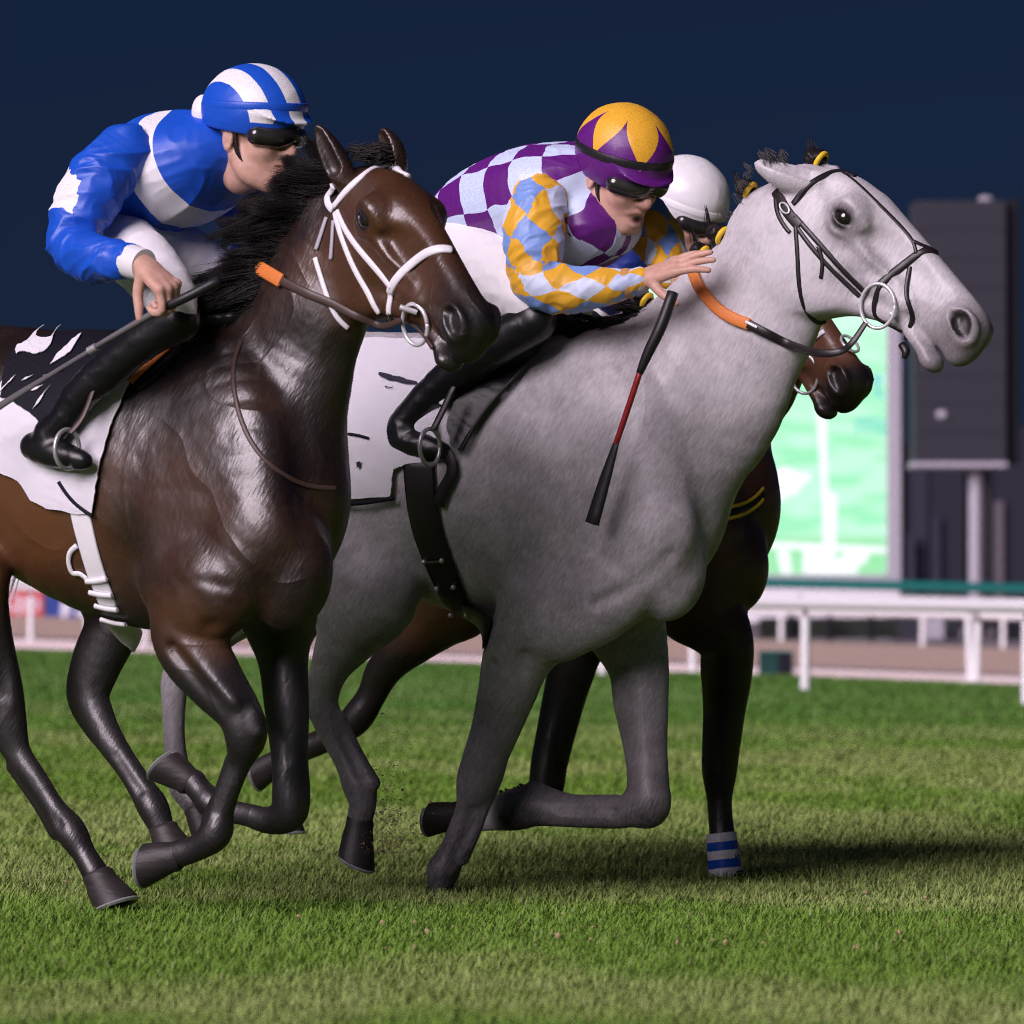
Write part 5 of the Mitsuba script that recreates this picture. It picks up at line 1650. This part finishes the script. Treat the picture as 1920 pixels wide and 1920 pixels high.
# turf: from behind the camera to the edge
rows = []
for f in np.r_[np.linspace(0, .86, 40), np.linspace(.87, 1, 10)]:
    r = []
    for s in np.linspace(-260, 320, 60):
        e = edge(s, .02)
        near = np.array([e[0], -40.0])
        p = near + (e[:2] - near) * f
        r.append([p[0], p[1], float(slope(p[0], p[1])) if e[1] > 0 else 0])
    rows.append(r)
obj('turf', sheet(rows), 'turf_soil', None, kind='structure', smooth=True)
obj('kerb_strip', strip(0, 5.5, 2, .004), 'kerb_pale', None, kind='structure', smooth=True)
obj('track_border', strip(5.5, 7.2, 2, .006), 'track_dark', None, kind='structure', smooth=True)
obj('sand_track', strip(7.2, WIDE, 8, .002), 'sand', None, kind='structure', smooth=True)
obj('ground', strip(WIDE, 900, 12, -.012, -900, 1200), 'track_dark', None, kind='structure', smooth=True)

# blades of grass
rng = np.random.default_rng(5)
N = GRASS
u_ = rng.random(N)
Yb = 10.2 * (74 / 10.2) ** u_
Xb = (rng.random(N) - .5) * .215 * Yb
okm = np.ones(N, bool)
d_edge = (np.c_[Xb, Yb] - EDGE_R) @ EN
okm = d_edge < -.05
Xb, Yb = Xb[okm], Yb[okm]
N = len(Xb)
Zb = slope(Xb, Yb)
k_ = np.clip(Yb / 15, .75, None)
patch_ = meshkit.fbm(np.c_[Xb * 1.1, Yb * .5, 0 * Xb], 3, 4)
hgt = (.020 + .024 * rng.random(N)) * (.7 + .7 * patch_) * np.clip(k_, 1, 1.9) ** .7
wid = (.0022 + .0018 * rng.random(N)) * k_
az = rng.random(N) * 2 * PI
lean = (.25 + .75 * rng.random(N)) * hgt
dx, dy = np.cos(az), np.sin(az)
sx, sy = -dy * wid, dx * wid
base = np.c_[Xb, Yb, Zb - .004]
mid = base + np.c_[dx * lean * .35, dy * lean * .35, hgt * .62]
tipp = base + np.c_[dx * lean, dy * lean, hgt]
sd = np.c_[sx, sy, 0 * sx]
V = np.stack([base - sd, base + sd, mid - sd * .75, mid + sd * .75, tipp], 1).reshape(-1, 3)
o_ = np.arange(N)[:, None] * 5
F_ = np.concatenate([o_ + [0, 1, 3], o_ + [0, 3, 2], o_ + [2, 3, 4]], 0)
rr_ = np.repeat(rng.random(N), 5)
hh_ = np.tile([0, 0, .6, .6, 1.0], N)
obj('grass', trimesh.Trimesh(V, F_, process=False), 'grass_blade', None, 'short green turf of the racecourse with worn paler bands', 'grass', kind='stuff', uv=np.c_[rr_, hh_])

# turf kicked up by the hooves
def bits_of(places, sizes):
    ico = trimesh.creation.icosphere(0, 1.0)
    out = []
    for c, r_ in zip(places, sizes):
        m_ = ico.copy()
        m_.vertices = m_.vertices * (r_ * rng.uniform(.5, 1.4, 3)) + c
        out.append(m_)
    return join(out)


spots = [G.P(rng.normal(730, 26), 1600 - abs(rng.normal(0, 85)), .05 + rng.normal(0, .12)) for _ in range(2600)]
obj('flying_soil', bits_of(spots, rng.uniform(.0004, .0018, 2600) * (1 + 1.6 * (rng.random(2600) > .96))), 'flying_soil', None, 'fine brown soil thrown up behind the hind hoof of the grey horse', 'soil', kind='stuff', smooth=False)
spots = [on_ground(rng.uniform(-60, 1980), rng.uniform(1540, 1800)) + [0, 0, rng.uniform(.01, .03)] for _ in range(420)]
obj('turf_clods', bits_of(spots, rng.uniform(.002, .0075, 420)), 'flying_soil', None, 'small pale clods of soil lying on the turf round the hooves', 'soil', kind='stuff', smooth=False)


# running rails
def post(key, p, h, lean=0.0, r=.048, hook=True, rail_h=None):
    a = p + [0, 0, -.05]
    b = p + [lean, 0, h]
    obj('post', tube([a, (a + b) / 2, b], [r, r * .95, r * .9], 12, 2), 'rail_white', key, smooth=40)
    if hook:
        obj('bracket', tube([b, b + [.0, .02, .06], b + [-.03, .05, .14], b + [-.05, .08, .20]], [.022, .020, .020, .018], 8, 3), 'black_leather', key, smooth=40)


fa = [(2380, 44.5), (1925, 49.6), (1510, 55.6), (1130, 62.9), (788, 68.9), (507, 75.2), (273, 81.5), (58, 87.9), (-150, 94.5)]
K = thing('running_rail', 'white running rail standing in the turf with black goose neck brackets', 'rail')
top = []
for px, Y in fa:
    p = at_depth(px, 1160, Y)
    p[2] = float(slope(p[0], p[1]))
    post(K, p, .73)
    top.append(p + [-.06, .10, .86])
obj('rail', tube(top, .064, 14, 4), 'rail_white', K, smooth=40)
K = thing('edge_rail', 'white rail along the turf edge in front of the sand track', 'rail')
top = []
for px in (2500, 1792, 1272, 912, 665, 480, 300, 139, -60):
    p = edge(edge_s(px), .25)
    post(K, p, .88, -.035, hook=False)
    if px in (1792,):
        post(K, p + [.05, -.1, 0], .72, .02, hook=True)
    top.append(p + [-.035, 0, .93])
obj('rail', tube(top, .075, 14, 4), 'rail_white', K, smooth=40)
K = thing('padded_rail', 'far rail with a green padded top beyond the sand track', 'rail')
top = []
for px in (2400, 2130, 1881, 1730, 1465, 1290, 1060, 835, 560, 300):
    p = edge(edge_s(px, WIDE), WIDE)
    post(K, p, .82, 0, hook=False, r=.05)
    top.append(p + [0, 0, 1.04])
tops = np.array(top)
obj('rail', tube(tops, .09, 14, 4), 'rail_green', K, smooth=40)
lo_ = tops - [0, 0, .48]
obj('lower_rail', tube(lo_, .07, 12, 4), 'rail_white', K, smooth=40)

# ---------------------------------------------------------------- beyond the sand track
def at_col(px, d):
    """The ground d metres beyond the turf edge in a survey column."""
    return edge(edge_s(px, d), d)


def upright(px0, px1, py0, py1, Y, thick, bevel=0.0):
    """A box facing the course between surveyed columns and heights, its face at depth Y."""
    a, b = at_depth(px0, py1, Y), at_depth(px1, py0, Y)
    return box(np.array([a[0], Y, a[2]]), np.array([b[0], Y + thick, b[2]]), bevel)


SY = 118.0
GZ = float(at_col(1600, 40)[2])
K = thing('video_screen', 'large bright video screen showing pale green turf beyond the sand track', 'screen')


def screen_picture(p, n, uv):
    x, y = uv.x, uv.y
    s = fbm(x * 6, y * 40, 0)
    c = mix((.085, .215, .125), (.135, .235, .175), smoothstep(.35, .65, s))
    c = mix(c, (.18, .245, .21), smoothstep(.55, 1.0, y) * .7)
    return mix(c, (.075, .185, .085), dr.select(y < .125, mi.Float(.7), mi.Float(0)))


def screen_panel(px0, px1, py0, py1, Y, rad, key, name='picture', uvs=True):
    a, b = at_depth(px0, py1, Y), at_depth(px1, py0, Y)
    v = np.array([[a[0], Y, a[2]], [b[0], Y, a[2]], [b[0], Y, b[2]], [a[0], Y, b[2]]])
    m = trimesh.Trimesh(v, [[0, 1, 2], [0, 2, 3]], process=False)
    return obj(name, m, 'dark_side', key, smooth=False, uv=np.array([[0, 0], [1, 0], [1, 1], [0, 1.0]]), emitter={'type': 'area', 'radiance': rad})


screen_panel(1185, 1664, 500, 1077, SY, proc(screen_picture), K)
glow = rgb(.245, .25, .26)


def lit_shape(poly, name='picture_shape', rad=glow, dy=.01):
    from shapely.geometry import Polygon
    v, f = trimesh.creation.triangulate_polygon(Polygon(poly), engine='earcut')
    P3 = np.array([at_depth(x, y, SY - dy) for x, y in v])
    m = trimesh.Trimesh(P3, f, process=False)
    if m.face_normals[0][1] > 0:
        m.invert()
    return obj(name, m, 'dark_side', K, smooth=False, emitter={'type': 'area', 'radiance': rad})


lit_shape([(1528, 730), (1548, 730), (1552, 920), (1570, 930), (1566, 1050), (1545, 1052), (1540, 900)])
lit_shape([(1506, 1022), (1540, 1026), (1566, 1052), (1600, 1026), (1632, 1036), (1622, 1056), (1608, 1060), (1608, 1076), (1506, 1076)], dy=.014)
lit_shape([(1440, 1015), (1662, 1026), (1662, 1037), (1440, 1028)], dy=.018)
lit_shape([(1456, 1032), (1480, 1032), (1484, 1076), (1466, 1076)], dy=.022)
for i, (x, y, r_) in enumerate(((1450, 905, 24), (1470, 892, 22), (1490, 900, 20), (1508, 895, 12), (1462, 925, 16), (1484, 915, 16), (1446, 940, 9))):
    lit_shape([(x + r_ * math.cos(a), y + r_ * .8 * math.sin(a)) for a in np.arange(16) * PI / 8], dy=.026 + .004 * i)
for txt, x, y, h in (('mu', 1602, 812, 30), ('t', 1636, 746, 40)):
    tm = meshkit.text_mesh(txt, h * SY / FOCAL * 1.25, .004)
    tm.apply_transform(trimesh.transformations.rotation_matrix(PI / 2, [1, 0, 0]))
    tm.apply_translation(at_depth(x, y, SY - .02))
    obj('lettering', tm, 'dark_side', K, smooth=False, emitter={'type': 'area', 'radiance': rgb(.035, .15, .165)})
for a, b, c, d in ((1664, 1690, 488, 1092), (1160, 1185, 488, 1092)):
    obj('frame', upright(a, b, c, d, SY - .25, .6, .02), 'metal_lilac', K, smooth=30)
obj('frame', upright(1185, 1664, 1077, 1092, SY - .24, .58, .02), 'metal_lilac', K, smooth=30)
obj('frame', upright(1185, 1664, 488, 500, SY - .24, .58, .02), 'metal_lilac', K, smooth=30)
obj('skirt', upright(1165, 1688, 1092, 1168, SY - .2, .5, .02), 'print_white', K, smooth=30)
for px in (1180, 1440, 1684):
    p = at_depth(px, 1160, SY + .1)
    obj('leg', box(np.array([p[0] - .12, SY, .2]), np.array([p[0] + .12, SY + .24, at_depth(px, 1168, SY)[2]])), 'metal_lilac', K, smooth=False)

LY = 112.0
K = thing('loudspeaker', 'tall dark grey loudspeaker cabinet on a steel post at the right edge', 'loudspeaker')
obj('cabinet', upright(1714, 1888, 376, 866, LY, 1.2, .03), 'dark_grille', K, smooth=30)
obj('side', upright(1890, 1912, 372, 868, LY + .25, 1.0, .03), 'dark_side', K, smooth=30)
obj('foot_bar', upright(1710, 1890, 866, 877, LY - .05, 1.2, .02), 'metal_lilac', K, smooth=30)
for i in range(1, 9):
    y = 376 + i * 54.5
    obj('grille_joint', upright(1716, 1886, y - 1.0, y + 1.0, LY - .012, .012), 'dark_side', K, smooth=False)
s_ = trimesh.creation.icosphere(3, .11)
s_.apply_scale([1, .6, .8])
s_.apply_translation(at_depth(1766, 778, LY - .03))
obj('lamp', s_, 'metal_lilac', K, smooth=True)
s_ = trimesh.creation.icosphere(3, .10)
s_.apply_scale([1.4, 1, .7])
s_.apply_translation(at_depth(1848, 374, LY + .3))
obj('lamp', s_, 'metal_lilac', K, smooth=True)
p = at_depth(1833, 1188, LY)
obj('post', tube([[p[0], LY + .5, p[2]], [p[0], LY + .5, at_depth(1833, 870, LY)[2]]], .13, 16, 1), 'metal_lilac', K, smooth=40)
p2 = at_depth(1855, 1188, LY)
obj('post', tube([[p2[0], LY + .7, p2[2]], [p2[0], LY + .7, at_depth(1855, 870, LY)[2]]], .06, 12, 1), 'track_dark', K, smooth=40)
obj('base', upright(1808, 1842, 1184, 1200, LY - .1, 1.0, .04), 'concrete', K, smooth=30)

HY = 150.0
K = thing('dark_hall', 'dark unlit hall behind the loudspeaker beyond the sand track', 'building')
zt = at_depth(1800, 690, HY)[2]
xs = [1560, 1694, 1744, 1812, 1862, 1990, 2140, 2300, 2460]
for i in range(len(xs) - 1):
    a, b = at_depth(xs[i], 1160, HY)[0], at_depth(xs[i + 1], 1160, HY)[0]
    zz = at_depth(1800, (690, 830, 806, 818, 800, 812, 790, 800)[i], HY)[2]
    obj('wall_panel', box(np.array([a + .02, HY + (.3 if i % 2 else 0), -.3]), np.array([b - .02, HY + 6, zz]), .03), ('hall_dark', 'hall_mid')[i % 2], K, smooth=False)
for i, px in enumerate((1700, 1748, 1866, 1996)):
    p = at_depth(px, 1160, HY - .2)
    obj('pilaster', box(np.array([p[0], HY - .2, -.2]), np.array([p[0] + .22, HY, at_depth(px, 1000 - 30 * (i % 3), HY)[2]])), 'track_dark' if i == 2 else 'hall_mid', K, smooth=False)

# low things along the far rail
K = thing('mesh_barrier', 'low dark green mesh barrier under the video screen', 'barrier')
for i, (a, b) in enumerate(((1424, 1484), (1486, 1556), (1558, 1632), (1636, 1684))):
    obj('panel', upright(a, b, 1158, 1197, 108.0 + .1 * i, .06), 'mesh_green', K, smooth=False)
for px in (1485, 1557, 1634):
    obj('post', upright(px - 5, px + 5, 1150, 1202, 107.8, .1), 'dark_side', K, smooth=False)
for i, (px, w, h, m) in enumerate(((1752, 20, 44, 'metal_lilac'), (1700, 26, 66, 'dark_grille'), (1770, 30, 60, 'dark_grille'), (1905, 34, 56, 'dark_side'))):
    kk = thing('equipment_crate', ('pale slim cabinet behind the far rail left of the loudspeaker post', 'dark crate just right of the video screen foot behind the far rail', 'dark crate behind the paired rail posts by the loudspeaker', 'black crate behind the far rail at the right edge')[i], 'crate')
    obj('body', upright(px - w, px + w, 1200 - h, 1200, 109 + i, .8, .03), m, kk, smooth=30)
    obj('lid', upright(px - w - 1, px + w + 1, 1200 - h - 4, 1200 - h, 108.9 + i, 1.0, .02), 'dark_side' if m != 'dark_side' else 'dark_grille', kk, smooth=30)

# the green box on the kerb strip
p = at_col(1456, 1.6)
K = thing('green_box', 'dark green box standing on the kerb strip by the rail post', 'box')
w_, d_, h_ = .40, .42, .27
obj('body', box(p + [-w_ / 2, 0, 0], p + [w_ / 2, d_, h_], .012), 'green_box', K, smooth=30)
obj('lid', box(p + [-w_ / 2 - .012, -.012, h_ + .001], p + [w_ / 2 + .012, d_ + .012, h_ + .030], .010), 'rail_green', K, smooth=30)
obj('end_panel', box(p + [.02, -.006, .012], p + [w_ / 2 - .012, .0, h_ - .012]), 'dark_side', K, smooth=30)

# banners and the striped awning at the far left
BY = 126.0
K = thing('red_banner', 'red advertising banner with white letters far left behind the rail', 'banner')
obj('sheet', upright(-90, 81, 1100, 1164, BY, .05), 'banner_red', K, smooth=False)
for txt, x, y, h in (('D', 8, 1144, 30), ('p', 30, 1144, 21), ('p', 52, 1144, 21), ('U', -18, 1144, 30)):
    tm = meshkit.text_mesh(txt, h * BY / FOCAL * (1.0 if txt != 'p' else 1.35), .01, bold=True)
    tm.apply_transform(trimesh.transformations.rotation_matrix(PI / 2, [1, 0, 0]))
    tm.apply_translation(at_depth(x, y, BY - .004))
    obj('lettering', tm, 'print_white', K, smooth=False)
K = thing('blue_banner', 'blue advertising banner with white figure print beside the red one', 'banner')
obj('sheet', upright(82, 330, 1100, 1166, BY + .02, .05), 'banner_blue', K, smooth=False)
obj('edge', upright(83, 88, 1101, 1165, BY + .012, .006), 'teal_stripe', K, smooth=False)


def flat_print(poly, Y, name, mat, key):
    from shapely.geometry import Polygon
    pg = Polygon([(at_depth(x, y, Y)[0], at_depth(x, y, Y)[2]) for x, y in poly])
    m = trimesh.creation.extrude_polygon(pg, .006, engine='earcut')
    m.apply_transform(np.array([[1, 0, 0, 0], [0, 0, 1, Y], [0, 1, 0, 0], [0, 0, 0, 1.0]]))
    obj(name, fix(m), mat, key, smooth=False)


flat_print([(113, 1128), (120, 1126), (131, 1134), (133, 1150), (125, 1150), (124, 1164), (116, 1164), (115, 1152), (112, 1144), (116, 1136)], BY + .010, 'figure', 'print_white', K)
flat_print([(142, 1140), (156, 1146), (162, 1158), (170, 1163), (160, 1164), (150, 1154), (142, 1154)], BY + .010, 'figure', 'print_white', K)
AY = 134.0
K = thing('striped_awning', 'scalloped white and green awning above the banners at the far left', 'awning')
x_ = -60
i = 0
while x_ < 330:
    a, b = at_depth(x_, 1093, AY), at_depth(x_ + (11.5 if i % 2 == 0 else 4), 1074, AY)
    cx = (a[0] + b[0]) / 2
    w_ = (b[0] - a[0]) / 2
    zz = np.linspace(0, 1, 7)
    pts = [[cx, AY - .22 * math.sin(f * PI / 2), b[2] + (a[2] - b[2]) * f] for f in zz]
    obj('gore', tube(pts, w_, 10, 1, flat=.35, up=[0, 1, 0]), 'rail_white' if i % 2 == 0 else 'rail_green', K, smooth=True)
    x_ += 11.5 if i % 2 == 0 else 4
    i += 1
a, b = at_depth(-80, 1074, AY + 4), at_depth(36, 1052, AY + 4)
c_ = at_depth(150, 1074, AY + 4)
K = thing('tent_roof', 'pale pointed tent roof behind the striped awning', 'tent')
V_ = np.array([[a[0], AY + 1, a[2]], [c_[0], AY + 1, a[2]], [c_[0], AY + 7, a[2]], [a[0], AY + 7, a[2]], [b[0], AY + 4, b[2]], [a[0], AY + 1, 0], [c_[0], AY + 1, 0], [c_[0], AY + 7, 0], [a[0], AY + 7, 0]])
obj('canvas', trimesh.Trimesh(V_, [[0, 1, 4], [1, 2, 4], [2, 3, 4], [3, 0, 4]], process=False), 'metal_lilac', K, smooth=False)
obj('side', trimesh.Trimesh(V_, [[5, 6, 1], [5, 1, 0], [6, 7, 2], [6, 2, 1], [8, 5, 0], [8, 0, 3]], process=False), 'hall_mid', K, smooth=False)
